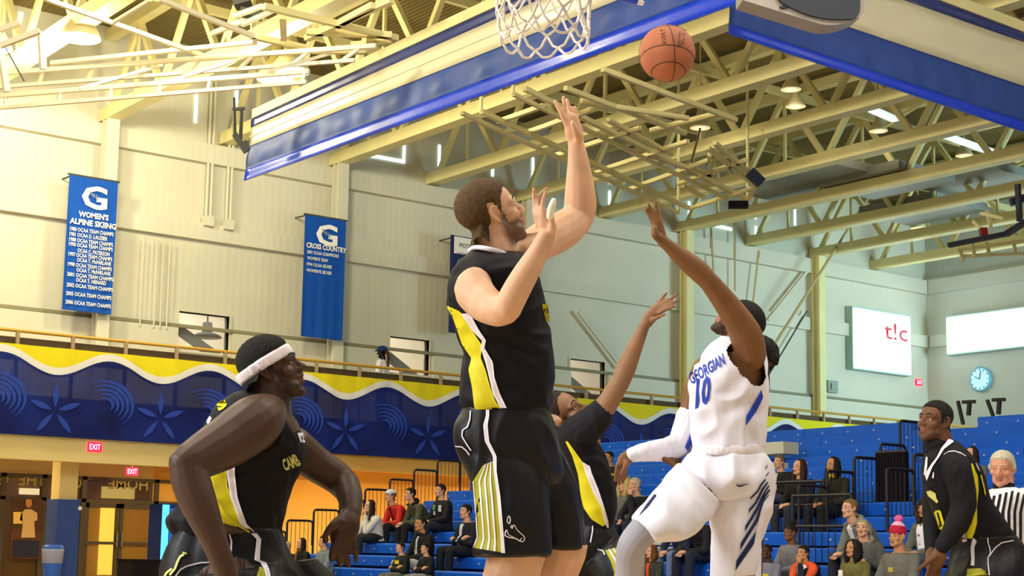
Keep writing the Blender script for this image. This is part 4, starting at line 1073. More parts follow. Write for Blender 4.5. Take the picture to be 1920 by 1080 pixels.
def line(name, T, pts, w_, m, parent, n=24, off=.005):
    """thin piping of pixel width w_ along a pixel polyline"""
    P = rs(pts, n); A = []; B = []
    for i, p in enumerate(P):
        d = (P[min(i + 1, n)] - P[max(i - 1, 0)]); d = d.normalized() if d.length else Vector((1, 0)); q = Vector((-d.y, d.x)) * w_ / 2
        A.append(p + q); B.append(p - q)
    return strip(name, T, A, B, m, parent, n, 2, off)
def print_text(name, s, T, quad, m, parent, bold=.02, off=.006):
    """lettering mapped on a pixel quad (tl, tr, br, bl) and laid on the garment"""
    me = text_mesh(s, 1.0, bold)
    bm = bmesh.new(); bm.from_mesh(me); bmesh.ops.triangulate(bm, faces=bm.faces); bmesh.ops.subdivide_edges(bm, edges=[e for e in bm.edges if e.calc_length() > .15], cuts=1); bm.to_mesh(me); bm.free()
    co = vco(me); x0, x1, y0, y1 = co[:, 0].min(), co[:, 0].max(), co[:, 1].min(), co[:, 1].max(); out = []; last = None
    tl, tr, br, bl = [Vector(q) for q in quad]
    for c in co:
        u = (c[0] - x0) / (x1 - x0); v = (y1 - c[1]) / (y1 - y0); q = tl.lerp(tr, u).lerp(bl.lerp(br, u), v)
        p, last = cast(T, q.x, q.y, off, last); out.append(tuple(p) if p is not None else tuple(V(q.x, q.y, 7)))
    me.vertices.foreach_set('co', np.array(out).ravel()); me.update(); return link(name, me, m, garment(T, parent))

class Fig:
    def __init__(s, name, D, label, base, cat='person', group=None):
        s.D = D; s.t = thing(name, base, label, cat, group)
    def P(s, x, y, dd=0.0): return V(x, y, s.D - dd)
    def ch(s, pr, pts, **k): pr.chain([(s.P(x, y, d), r * (s.D - d) / F) for x, y, d, r in pts], **k)
    def lo(s, pr, rows, **k):
        out = []
        for xl, yl, xr, yr, d, bm in rows:
            A, B = s.P(xl, yl, d), s.P(xr, yr, d); a = (B - A) / 2; v = (CAM - (A + B) / 2).normalized(); b = (v - a.normalized() * v.dot(a.normalized())).normalized() * bm
            out.append(((A + B) / 2, a, b))
        pr.loft(out, **k)
    def rows(s, pr, rows, **k):      # (y, xl, xr, dd, b)
        s.lo(pr, [(xl, y, xr, y, d, b) for y, xl, xr, d, b in rows], **k)

def squash(me, T, cond, margin=.009, maxd=.14):
    """press the body below a garment so that no skin pokes through the cloth"""
    co = vco(me); ch = False
    Q = co - np.array(CAM); dd = Q @ np.array(FW); X = CX + F * (Q @ np.array(RT)) / dd; Y = CY - F * (Q @ np.array(UP)) / dd
    for i in range(len(co)):
        if not cond(X[i], Y[i]): continue
        v = Vector(co[i])
        h = T.find_nearest(v, maxd)
        if h[0] is None: continue
        if (v - h[0]).dot(h[1]) > -margin: co[i] = h[0] - h[1] * margin; ch = True
    if ch: me.vertices.foreach_set('co', co.ravel()); me.update()
# ------------------------------------------------------------------ players
def cv(r, u, t): return RT * r + UP * u - FW * t       # direction: right, up, towards the camera
JB = mat('black_jersey_cloth', '#0e0d11', .7, .2, noise=.2, nscale=6, bump=.25, bscale=300)
JBS = mat('black_satin_shorts', '#0b0a0d', .5, .28, noise=.2, nscale=5, bump=.15, bscale=200)
TEE = mat('charcoal_compression_cloth', '#17171b', .75, .2, bump=.2, bscale=300)
YEL = mat('yellow_panel_cloth', '#dcd018', .6, .3, noise=.06, nscale=8, bump=.3, bscale=60)
YG = mat('olive_yellow_mesh', '#a9a524', .6, .3, noise=.08, nscale=20)
PIP = mat('white_trim_cloth', '#e6dfe6', .6, .3)
GOLD = mat('pale_gold_print', '#cfcf78', .6, .3)
JW = mat('white_jersey_cloth', '#e4e1ea', .7, .2, noise=.03, nscale=8, bump=.2, bscale=260)
JW2 = mat('white_sleeve_knit', '#e6e2ea', .7, .2, bump=.2, bscale=300)
BLU = mat('royal_blue_print', '#1d3fae', .6, .3); NVY = mat('navy_print', '#17204a', .6, .3)

def hand_mitt(f, pr, palm, fingers):
    """palm: chain of (x, y, dd, r); fingers: list of chains"""
    f.ch(pr, palm, k=14, n=3)
    for c in fingers: f.ch(pr, c, k=10, n=4)

# ============ A: jumping player in black, both arms up
f = Fig('person', 5.25, 'bearded player in black jersey jumping with both arms up under the net', V(960, 1300, 5.25)); A_ = f; t = f.t
H = Head(f.P(921, 404, .0), cv(.88, .40, -.26), cv(-.38, .92, .10), 1.04)
b = Prims(); H.prims(b, .1, 1.08)
f.ch(b, [(918, 412, 0, 34), (922, 440, 0, 37), (930, 478, 0, 45)], n=3)                       # neck
f.rows(b, [(480, 872, 985, 0, .13), (520, 858, 1004, 0, .17), (580, 858, 1012, 0, .155), (660, 882, 1022, 0, .135), (740, 876, 1022, 0, .14), (800, 872, 1030, 0, .15)])
# near arm
f.ch(b, [(900, 520, .12, 26), (888, 542, .23, 37), (905, 566, .30, 36), (932, 582, .40, 31), (950, 581, .45, 27)], n=4)
f.ch(b, [(951, 582, .45, 26), (962, 556, .46, 27), (984, 516, .46, 25), (1010, 472, .45, 20), (1026, 440, .44, 17)], n=4)
f.ch(b, [(1026, 444, .44, 16), (1026, 424, .44, 17), (1022, 405, .44, 14)], flat=(cv(0, 0, 1), .62))
for c in ([(1006, 405, .43, 5.5), (1003, 390, .42, 4.8), (1001, 372, .42, 4.6), (1001, 353, .43, 4.0)],
          [(1012, 404, .44, 5.5), (1010, 385, .43, 4.8), (1012, 370, .42, 4.5), (1020, 358, .41, 4.2), (1027, 352, .41, 3.8)],
          [(1019, 404, .45, 5.6), (1017, 388, .45, 5.0), (1019, 374, .45, 4.6), (1023, 360, .45, 4.0)],
          [(1010, 424, .42, 7), (1005, 408, .42, 5), (1000, 393, .42, 4.0)],
          [(1036, 428, .47, 9), (1034, 410, .48, 6), (1034, 392, .49, 5.4), (1037, 379, .49, 4.6)]): f.ch(b, c, k=10)
# far arm
f.ch(b, [(985, 470, -.14, 30), (1020, 450, -.24, 36), (1058, 430, -.36, 36), (1084, 408, -.42, 30)], n=4)
f.ch(b, [(1086, 412, -.42, 27), (1088, 385, -.41, 31), (1087, 345, -.39, 27), (1084, 300, -.37, 20), (1080, 266, -.36, 15)], n=4)
f.ch(b, [(1080, 268, -.36, 15), (1076, 246, -.35, 18), (1071, 224, -.34, 14)], flat=(cv(0, 0, 1), .6))
for c in ([(1061, 232, -.34, 6), (1054, 216, -.33, 5), (1047, 202, -.33, 4.6), (1041, 190, -.33, 4)],
          [(1064, 226, -.35, 6), (1060, 208, -.34, 5), (1058, 194, -.34, 4.6), (1056, 182, -.34, 4)],
          [(1069, 224, -.37, 6), (1067, 206, -.37, 4.8), (1065, 196, -.37, 4.4), (1063, 187, -.37, 3.8)],
          [(1081, 226, -.37, 6), (1079, 212, -.37, 5), (1078, 201, -.37, 4)],
          [(1086, 258, -.32, 9), (1079, 244, -.29, 7.5), (1073, 230, -.28, 5)]): f.ch(b, c, k=10)
# legs
f.ch(b, [(965, 830, .1, 62), (968, 950, .12, 62), (968, 1040, .12, 56), (930, 1150, .12, 42), (922, 1200, .02, 34), (915, 1300, -.1, 30), (905, 1400, -.2, 20)], n=4)
f.ch(b, [(1015, 830, -.1, 60), (1040, 950, -.1, 60), (1050, 1035, -.1, 50), (1000, 1150, -.1, 40), (995, 1210, -.2, 32), (985, 1320, -.3, 28), (975, 1410, -.38, 19)], n=4)
SKA = skin('fair_skin', '#daac88', .5)
bm_ = me = b.mesh('body', .0058, 3); H.tint(me, '#4a2f18', '#a85a46', .85, -.032); body = link('body', me, SKA, t); TA = bvh(me)
H.eyes(t, (.0, .1), '#2c2a26'); HB = hairmat('light_brown_hair', '#5a4326')
H.brows(t, TA, HB)
H.hair(t, TA, HB, [(0, .072), (35, .068), (55, .050), (66, .035), (72, .000), (84, -.006), (87, .036), (106, .042), (114, -.022), (140, -.044), (180, -.050)], lambda a, z: .008 + .006 * max(0, z - .05) / .08, amp=.0012)
# white tape on the finger
p = Prims(); f.ch(p, [(1031, 406, .485, 7.2), (1033, 394, .49, 7.4), (1036, 384, .495, 7.0), (1038, 376, .495, 5.6)], k=12)
link('finger_tape', p.mesh('finger_tape', .0035, 2), mat('white_tape', '#f0ead8', .8, .2, bump=.5, bscale=200), t)
# jersey
p = Prims()
f.rows(p, [(470, 884, 968, -.02, .10), (482, 868, 986, 0, .155), (500, 853, 1000, 0, .205), (530, 842, 1012, 0, .205), (565, 838, 1020, 0, .19), (598, 848, 1027, 0, .185), (634, 860, 1032, 0, .175), (664, 870, 1036, 0, .17), (690, 867, 1038, 0, .17), (725, 864, 1038, 0, .175), (752, 862, 1034, 0, .18), (768, 872, 1026, 0, .175)], e=2.5)
jm = p.mesh('jersey', .006, 3)
# cut the arm and neck holes: drop cloth that lies inside the arms' shoulders
def cut_holes(jm, holes):
    bm = bmesh.new(); bm.from_mesh(jm); kill = []
    for v in bm.verts:
        for c, r in holes:
            if (v.co - c).length < r: kill.append(v); break
    bmesh.ops.delete(bm, geom=kill, context='VERTS'); bm.to_mesh(jm); bm.free()
wrinkle(jm, .007, (9, 9, 14), 1)
cut_holes(jm, [(f.P(886, 552, .27), .088), (f.P(926, 456, .0), .066), (f.P(985, 462, -.24), .06)])
jo = link('jersey', jm, JB, t); TJ = bvh(jm)
strip('side_panel', TJ, [(836, 572), (841, 582), (848, 593), (857, 619), (866, 646), (884, 672), (878, 693), (885, 726), (888, 753), (890, 768)], [(860, 583), (866, 588), (870, 596), (886, 621), (904, 648), (901, 670), (910, 693), (919, 726), (929, 753), (940, 767)], YEL, t, 40, 8)
strip('white_stripe', TJ, [(864, 588), (884, 619), (904, 639), (901, 652), (910, 679), (917, 708), (924, 738), (938, 765)], [(881, 588), (898, 619), (911, 638), (908, 652), (924, 679), (927, 708), (937, 738), (950, 765)], PIP, t, 40, 3, .007)
MB().tube([Vector(q) for q in catmull([f.P(881, 470, .0), f.P(890, 464, .07), f.P(912, 466, .125), f.P(944, 475, .115), f.P(968, 490, .06), f.P(977, 496, .0), f.P(968, 480, -.07), f.P(935, 466, -.12), f.P(895, 462, -.09), f.P(881, 470, .0)], 5)[:-1]], .0082, 8, True).build('collar', PIP, t, True)
strip('number_edge', TJ, [(1016, 570), (1020, 588), (1024, 602)], [(1027, 571), (1029, 588), (1030, 604)], YEL, t, 6, 2, .008)
strip('number_core', TJ, [(1019, 584), (1022, 592)], [(1027, 581), (1029, 588)], NVY, t, 4, 2, .011)
# shorts
p = Prims()
f.rows(p, [(758, 872, 1026, 0, .17), (775, 866, 1030, 0, .175), (800, 852, 1040, 0, .19), (838, 853, 1046, 0, .20), (880, 874, 1056, 0, .185), (908, 892, 1052, 0, .14)], e=2.6)
f.rows(p, [(815, 862, 1010, .04, .12), (855, 866, 1020, .055, .14), (905, 885, 1027, .085, .145), (970, 892, 1030, .12, .15), (1010, 893, 1032, .12, .15), (1030, 888, 1034, .12, .155), (1042, 888, 1034, .12, .155)], e=2.6)
f.rows(p, [(820, 930, 1042, -.06, .12), (860, 932, 1058, -.08, .14), (920, 960, 1083, -.1, .14), (980, 985, 1092, -.12, .14), (1029, 990, 1096, -.12, .145)], e=2.6)
sm = p.mesh('shorts', .006, 9); wrinkle(sm, .008, (9, 9, 5), 2)
link('shorts', sm, JBS, t); TS = bvh(sm); squash(bm_, TS, lambda x, y: 790 < y < 1022)
Lp = [(906, 872), (899, 883), (887, 902), (890, 940), (893, 974), (895, 1008), (887, 1027)]; Rp = [(926, 864), (929, 883), (932, 902), (936, 940), (938, 974), (941, 1008), (943, 1036)]
strip('side_panel', TS, Lp, Rp, YG, t, 40, 8, .005)
for a, c in ((.22, .29), (.45, .52), (.68, .75)):
    n = 30; l, r = rs(Lp, n), rs(Rp, n); strip('panel_stripe', TS, [l[i].lerp(r[i], a) for i in range(n + 1)], [l[i].lerp(r[i], c) for i in range(n + 1)], PIP, t, 30, 2, .008)
strip('white_stripe', TS, [(911, 768), (911, 780), (906, 797), (909, 827), (924, 855), (926, 883), (932, 930), (938, 1000), (940, 1037)], [(917, 768), (917, 780), (914, 797), (917, 827), (931, 855), (931, 883), (938, 930), (944, 1000), (947, 1037)], PIP, t, 50, 2, .008)
line('piping', TS, [(882, 770), (881, 785), (876, 801), (867, 806), (866, 818), (873, 830), (883, 845)], 2.2, PIP, t, 24, .008)
line('piping', TS, [(852, 837), (866, 838), (874, 845), (880, 853)], 2.2, PIP, t, 14, .008)
line('piping', TS, [(887, 902), (890, 940), (893, 974), (895, 1008), (887, 1027)], 2, PIP, t, 24, .009)
c3 = lambda x, y: (820 + x / 3.6, 780 + y / 3.6)
for pts, w_ in (([(470, 712), (474, 690), (482, 672), (492, 690), (492, 712), (484, 728), (470, 712)], 2.0), ([(512, 738), (520, 735), (535, 765), (560, 790), (582, 808), (590, 825), (586, 842), (572, 850), (560, 843), (562, 828), (574, 824)], 1.6), ([(468, 768), (458, 785), (456, 808), (485, 820), (530, 826), (560, 846)], 2.2), ([(468, 768), (480, 800), (500, 812), (530, 826)], 1.4), ([(500, 738), (512, 742), (506, 758), (496, 750), (500, 738)], 2.0)):
    line('horse_head_emblem', TS, [c3(*q) for q in pts], w_, PIP, t, 24, .008)

# ============ B: crouching player with the white headband
f = Fig('person', 5.45, 'dark-skinned player in black jersey and white headband bending forward at the left', V(430, 1480, 5.45)); t = f.t
H = Head(f.P(509, 694, .0), cv(.93, .33, .02), cv(-.36, .92, .0), 1.03)
b = Prims(); H.prims(b, .9, 1.08)
f.ch(b, [(497, 712, 0, 42), (500, 745, 0, 46), (492, 790, 0, 56)], n=3)
f.rows(b, [(765, 440, 535, 0, .13), (800, 420, 560, 0, .18), (860, 400, 560, 0, .17), (930, 375, 535, 0, .15), (1000, 350, 522, 0, .15), (1060, 350, 520, 0, .16)])
# near arm
f.ch(b, [(500, 775, .14, 40), (478, 792, .22, 52), (430, 826, .30, 50), (385, 852, .38, 44), (352, 868, .44, 36)], n=4)
f.ch(b, [(350, 870, .44, 34), (359, 905, .45, 37), (375, 950, .47, 34), (402, 1015, .48, 25), (422, 1070, .48, 22), (430, 1100, .48, 23)], n=4)
f.ch(b, [(430, 1098, .48, 22), (440, 1130, .46, 28), (455, 1160, .42, 22)])
for dx in (-12, -3, 6, 15): f.ch(b, [(450 + dx, 1150, .42, 7), (460 + dx, 1180, .40, 6.4), (470 + dx, 1205, .36, 5.6)], k=10)
f.ch(b, [(448, 1120, .5, 10), (470, 1140, .5, 8), (482, 1160, .47, 6)], k=10)
# far arm
f.ch(b, [(548, 835, -.14, 38), (590, 868, -.20, 34), (632, 896, -.22, 31), (650, 915, -.20, 28)], n=4)
f.ch(b, [(648, 908, -.20, 27), (657, 935, -.14, 24), (660, 965, -.08, 18)], n=4)
f.ch(b, [(659, 962, -.08, 18), (650, 985, -.05, 26), (642, 1006, -.03, 25)], flat=(cv(0, 0, 1), .6))
for c in ([(634, 978, -.01, 11), (620, 990, .02, 8), (611, 1003, .03, 6.4), (609, 1016, .03, 5.2)],
          [(632, 1008, -.02, 8.5), (626, 1026, 0, 7.2), (622, 1040, 0, 6.2), (622, 1050, -.01, 5)],
          [(640, 1014, -.03, 8.5), (637, 1034, -.01, 7.4), (636, 1048, -.01, 6.4), (638, 1060, -.02, 5.2)],
          [(649, 1014, -.04, 8.5), (649, 1036, -.02, 7.2), (651, 1050, -.02, 6.2), (654, 1061, -.03, 5)],
          [(660, 1006, -.05, 8), (664, 1026, -.03, 6.6), (667, 1040, -.03, 5.6), (668, 1052, -.04, 4.6)]): f.ch(b, c, k=10)
# legs
f.ch(b, [(420, 1040, .14, 70), (470, 1150, .22, 62), (520, 1250, .28, 48), (470, 1360, .2, 40), (430, 1480, .14, 24), (436, 1508, .15, 22)], n=4)
f.ch(b, [(470, 1040, -.16, 66), (550, 1140, -.18, 58), (600, 1230, -.18, 46), (575, 1340, -.2, 38), (550, 1450, -.22, 22), (556, 1476, -.22, 20)], n=4)
SKB = skin('deep_brown_skin', '#4a3326', .46)
bm_ = me = b.mesh('body', .0058, 3); H.tint(me, '#1c120c', '#5a3028', .45, -.05); link('body', me, SKB, t); TB = bvh(me)
H.eyes(t, (0, .2), '#140c08', '#d8d0c0'); HK = hairmat('black_cropped_hair', '#17120e'); H.brows(t, TB, HK)
hr = H.hair(t, TB, HK, [(0, .066), (40, .060), (60, .046), (70, .020), (76, -.010), (86, -.010), (90, .024), (106, .028), (114, -.030), (140, -.066), (180, -.075)], lambda a, z: .007 + .007 * max(0, z - .04) / .08, amp=.002, freq=220)
TH = bvh(hr.data)
H.band(t, [TB, TH], mat('white_terry_headband', '#ece2e4', .9, .2, bump=.5, bscale=250), (0, -.006, .028), (0, -.235, 1), .037)
p = Prims()
f.lo(p, [(462, 734, 515, 752, 0, .10), (436, 742, 530, 765, 0, .17), (410, 764, 548, 790, 0, .205), (388, 800, 566, 822, 0, .20), (365, 850, 571, 850, 0, .19), (352, 890, 558, 892, 0, .18), (342, 925, 540, 928, 0, .175), (332, 955, 533, 962, 0, .18), (314, 976, 526, 985, 0, .185), (330, 1004, 524, 1006, 0, .18)], e=2.5)
jm = p.mesh('jersey', .006, 3); wrinkle(jm, .007, (9, 9, 10), 3)
cut_holes(jm, [(f.P(482, 796, .22), .10), (f.P(503, 738, .02), .075), (f.P(556, 842, -.2), .07)])
link('jersey', jm, JB, t); TJ = bvh(jm)
strip('side_panel', TJ, [(386, 870), (391, 885), (397, 904), (402, 930), (412, 965), (423, 1001)], [(424, 858), (424, 885), (426, 911), (439, 946), (449, 978), (470, 1001)], YEL, t, 34, 8)
strip('white_stripe', TJ, [(425, 850), (425, 888), (432, 932), (443, 960), (450, 983), (468, 1000)], [(440, 850), (440, 888), (445, 932), (454, 960), (463, 983), (483, 1003)], PIP, t, 34, 3, .007)
line('seam_fold', TJ, [(402, 932), (420, 965), (445, 985), (468, 998)], 3, YEL, t, 20, .012)
print_text('lettering', 'S', TJ, [(404, 755), (422, 748), (427, 760), (410, 772)], YEL, t, .06)
strip('letter_edge', TJ, [(386, 790), (393, 780)], [(390, 796), (397, 784)], PIP, t, 4, 2, .008)
print_text('lettering', 'CAMB', TJ, [(528, 862), (553, 850), (566, 872), (534, 884)], GOLD, t, .03)
strip('shoulder_patch', TJ, [(557, 812), (563, 829)], [(569, 810), (572, 830)], PIP, t, 6, 3, .008)
strip('shoulder_patch', TJ, [(565, 817), (567, 824)], [(569, 817), (570, 823)], JB, t, 4, 2, .011)
p = Prims()
f.lo(p, [(345, 985, 524, 992, 0, .18), (330, 1004, 530, 1008, 0, .185), (316, 1035, 538, 1035, 0, .20), (306, 1080, 560, 1070, 0, .22), (320, 1130, 600, 1120, 0, .24)], e=2.6)
f.lo(p, [(330, 1090, 520, 1060, .14, .16), (375, 1180, 570, 1130, .22, .16), (420, 1262, 600, 1215, .27, .15)], e=2.6)
f.lo(p, [(400, 1080, 590, 1050, -.16, .14), (480, 1170, 650, 1110, -.18, .14), (520, 1230, 675, 1185, -.18, .13)], e=2.6)
sm = p.mesh('shorts', .007, 3); wrinkle(sm, .009, (9, 9, 5), 4); link('shorts', sm, JBS, t); TS = bvh(sm); squash(bm_, TS, lambda x, y: 1000 < y < 1180 and x < 575, .01, .10)
strip('white_stripe', TS, [(470, 1000), (481, 1011), (479, 1030), (477, 1050), (488, 1055), (496, 1068), (500, 1084)], [(482, 1000), (490, 1011), (488, 1030), (487, 1050), (499, 1054), (505, 1068), (508, 1084)], PIP, t, 34, 2, .008)
strip('side_panel', TS, [(487, 1062), (480, 1085), (478, 1110)], [(496, 1066), (502, 1085), (510, 1110)], YG, t, 12, 4, .006)
line('piping', TS, [(328, 1082), (338, 1068), (351, 1061), (376, 1055), (401, 1054)], 3, PIP, t, 20, .008)
line('piping', TS, [(430, 1002), (434, 1015), (433, 1034)], 3, PIP, t, 10, .008)
for pts, w_ in (([(345, 1040), (338, 1042), (333, 1052), (328, 1066), (318, 1078)], 4), ([(350, 1038), (342, 1036)], 3), ([(322, 1066), (312, 1074), (308, 1082)], 4)): line('emblem', TS, pts, w_, GOLD, t, 10, .008)

# ============ C: player behind, reaching up
f = Fig('person', 7.7, 'player in black T-shirt and jersey leaning back with one arm reaching up', V(1120, 1385, 7.7)); t = f.t
H = Head(f.P(1057, 780, -.02), cv(.74, .58, .34), cv(-.62, .78, .05), 1.14)
b = Prims(); H.prims(b, .1, 1.0)
f.ch(b, [(1056, 790, -.02, 24), (1062, 815, -.02, 26), (1075, 840, -.02, 32)], n=3)
f.rows(b, [(820, 1050, 1125, 0, .15), (870, 1066, 1132, 0, .15), (930, 1085, 1144, 0, .14), (990, 1095, 1140, 0, .14), (1040, 1085, 1145, 0, .15)])
f.ch(b, [(1092, 815, .12, 26), (1112, 792, .16, 25), (1138, 758, .18, 21), (1160, 722, .20, 18)], n=4)
f.ch(b, [(1160, 724, .20, 17.5), (1173, 692, .20, 19), (1190, 652, .20, 15), (1208, 610, .20, 10.5)], n=4)
f.ch(b, [(1208, 612, .20, 10), (1220, 594, .20, 13), (1234, 579, .20, 12)], flat=(cv(0, 0, 1), .55))
for c in ([(1230, 572, .19, 4.2), (1240, 560, .19, 3.6), (1250, 549, .19, 2.8)], [(1236, 574, .20, 4.2), (1252, 563, .20, 3.6), (1270, 552, .20, 2.8)],
          [(1239, 580, .21, 4.2), (1256, 570, .21, 3.6), (1272, 563, .21, 2.8)], [(1236, 587, .22, 4.2), (1250, 580, .22, 3.5), (1265, 575, .22, 2.8)],
          [(1222, 600, .24, 5), (1236, 594, .25, 3.8), (1246, 589, .25, 3.0)]): f.ch(b, c, k=10)
f.ch(b, [(1070, 830, -.14, 26), (1050, 880, -.2, 20), (1040, 940, -.2, 17), (1045, 1000, -.16, 13)], n=3)
f.ch(b, [(1045, 1000, -.16, 13), (1046, 1020, -.15, 12), (1048, 1034, -.14, 6)])
f.ch(b, [(1112, 1014, .06, 34), (1150, 1052, .14, 34), (1174, 1100, .18, 30), (1160, 1200, .1, 28), (1140, 1330, .0, 17), (1142, 1375, .0, 15)], n=4)
f.ch(b, [(1095, 1014, -.08, 36), (1085, 1090, -.1, 38), (1085, 1150, -.1, 32), (1075, 1250, -.16, 26), (1065, 1340, -.2, 16), (1066, 1372, -.2, 15)], n=4)
SKC = skin('medium_brown_skin', '#8d6748', .52)
bm_ = me = b.mesh('body', .0065, 3); H.tint(me, '#3a2416', '#8a4a3c', .35, -.05); link('body', me, SKC, t); TC = bvh(me)
H.eyes(t, (0, .1), '#1a1008'); H.brows(t, TC, HK, .003)
H.hair(t, TC, hairmat('dark_brown_stubble_hair', '#2c1d14'), [(0, .082), (40, .078), (58, .062), (68, .032), (76, .016), (86, .014), (90, .030), (106, .032), (114, -.020), (140, -.046), (180, -.055)], .0035, amp=.0008)
p = Prims()
f.lo(p, [(1044, 800, 1085, 812, -.02, .09), (1040, 815, 1110, 808, 0, .17), (1048, 840, 1125, 835, 0, .19), (1064, 880, 1141, 870, 0, .18), (1076, 930, 1153, 915, 0, .17), (1084, 965, 1155, 955, 0, .17), (1088, 1000, 1146, 996, 0, .165), (1086, 1016, 1148, 1010, 0, .16)], e=2.4)
jm = p.mesh('jersey', .007, 3); wrinkle(jm, .007, (9, 9, 9), 5); link('jersey', jm, JB, t); TJ = bvh(jm)
p = Prims(); f.ch(p, [(1068, 822, .08, 29), (1092, 806, .14, 34), (1112, 790, .165, 30), (1124, 776, .17, 28)], n=4)
p.v and None
m2 = p.mesh('tee_sleeve', .006, 2); wrinkle(m2, .004, (20, 20, 12), 6); link('tee_sleeve', m2, TEE, t)
strip('side_panel', TJ, [(1057, 822), (1073, 855), (1084, 891), (1089, 930), (1094, 952), (1109, 974), (1130, 987)], [(1061, 823), (1092, 866), (1098, 888), (1114, 927), (1128, 952), (1133, 970), (1136, 984)], YEL, t, 34, 6)
strip('white_stripe', TJ, [(1092, 866), (1098, 888), (1114, 927), (1128, 952), (1134, 980), (1138, 990)], [(1106, 874), (1109, 886), (1121, 915), (1132, 948), (1141, 978), (1142, 990)], PIP, t, 30, 2, .007)
strip('chest_print', TJ, [(1145, 875), (1146, 890)], [(1149, 876), (1151, 892)], YEL, t, 4, 2, .008)
p = Prims()
f.lo(p, [(1085, 985, 1145, 985, 0, .16), (1070, 1010, 1158, 1008, 0, .18), (1055, 1045, 1165, 1030, 0, .19), (1048, 1090, 1150, 1080, -.05, .18), (1046, 1130, 1130, 1130, -.1, .14)], e=2.6)
f.lo(p, [(1100, 1060, 1160, 1005, .1, .15), (1125, 1095, 1186, 1020, .16, .15), (1140, 1120, 1202, 1050, .2, .13)], e=2.6)
sm = p.mesh('shorts', .007, 3); wrinkle(sm, .008, (10, 10, 6), 7); link('shorts', sm, JBS, t); TS = bvh(sm); squash(bm_, TS, lambda x, y: 985 < y < 1110); squash(bm_, TJ, lambda x, y: 860 < y < 1010 and x > 1080)
strip('side_panel', TS, [(1134, 1032), (1145, 1052), (1152, 1075), (1150, 1085)], [(1165, 1024), (1178, 1038), (1182, 1060), (1182, 1078)], YG, t, 20, 6, .006)
for a in (.2, .45, .7):
    l, r = rs([(1134, 1032), (1145, 1052), (1152, 1075), (1150, 1085)], 16), rs([(1165, 1024), (1178, 1038), (1182, 1060), (1182, 1078)], 16)
    strip('panel_stripe', TS, [l[i].lerp(r[i], a) for i in range(17)], [l[i].lerp(r[i], a + .09) for i in range(17)], PIP, t, 16, 2, .009)
line('piping', TS, [(1111, 982), (1111, 995), (1107, 1017)], 2, PIP, t, 10, .008); line('piping', TS, [(1120, 1030), (1130, 1032), (1134, 1040)], 2.4, PIP, t, 10, .008)
line('piping', TS, [(1182, 1036), (1183, 1055), (1182, 1078)], 1.6, PIP, t, 10, .009)

# ============ D: airborne player in white number 10
f = Fig('person', 7.1, 'airborne player in white jersey number 10 with raised arm hiding his face', V(1370, 1270, 7.1)); D_ = f; t = f.t
H = Head(f.P(1386, 606, -.20), cv(-.66, .66, .12), cv(.70, .70, -.05), 1.0)
b = Prims(); H.prims(b, .5, 1.05)
f.ch(b, [(1384, 620, -.18, 26), (1388, 645, -.08, 28), (1388, 675, 0, 40)], n=3)
f.rows(b, [(660, 1340, 1424, 0, .14), (700, 1312, 1428, 0, .15), (760, 1312, 1424, 0, .135), (830, 1312, 1420, 0, .13), (880, 1305, 1425, 0, .14)])
# raised arm
f.ch(b, [(1408, 668, .10, 30), (1399, 630, .13, 31), (1382, 598, .16, 27), (1355, 560, .2, 22.5), (1328, 526, .24, 19)], n=4)
f.ch(b, [(1329, 528, .24, 18.5), (1310, 508, .25, 20.5), (1284, 487, .27, 18.5), (1258, 465, .29, 13), (1241, 450, .30, 11)], n=4)
f.ch(b, [(1242, 452, .30, 11), (1235, 434, .30, 12.5), (1231, 415, .30, 11)], flat=(cv(0, 0, 1), .62))
f.ch(b, [(1234, 446, .32, 8.5), (1229, 440, .33, 8), (1227, 428, .33, 6)], k=10)
for c in ([(1224, 416, .30, 4.6), (1217, 403, .30, 4.0), (1211, 392, .31, 3.2)], [(1228, 412, .30, 4.6), (1221, 396, .30, 4.0), (1216, 383, .31, 3.2)],
          [(1233, 411, .30, 4.6), (1231, 393, .30, 4.0), (1229, 378, .30, 3.2)], [(1239, 414, .29, 4.6), (1237, 400, .28, 3.8), (1234, 390, .28, 3.0)]): f.ch(b, c, k=10)
# lowered arm (skin above and below the sleeve)
f.ch(b, [(1322, 690, -.12, 24), (1304, 730, -.16, 21), (1292, 775, -.16, 19), (1278, 832, -.12, 18)], n=4)
f.ch(b, [(1278, 832, -.12, 17), (1250, 842, -.06, 19), (1212, 848, .02, 15), (1180, 853, .06, 11)], n=4)
f.ch(b, [(1182, 852, .06, 11), (1172, 862, .07, 14), (1164, 876, .08, 11)], flat=(cv(0, 0, 1), .6))
for c in ([(1158, 872, .09, 4.6), (1155, 888, .09, 4), (1154, 902, .08, 3.4)], [(1163, 878, .08, 4.6), (1161, 894, .08, 4), (1161, 908, .07, 3.4)], [(1168, 880, .06, 4.6), (1167, 893, .06, 4), (1168, 905, .05, 3.4)],
          [(1173, 876, .05, 4.4), (1174, 888, .05, 3.6), (1174, 896, .05, 3)], [(1174, 866, .11, 5.5), (1170, 880, .13, 4.6), (1164, 888, .13, 3.8)]): f.ch(b, c, k=10)
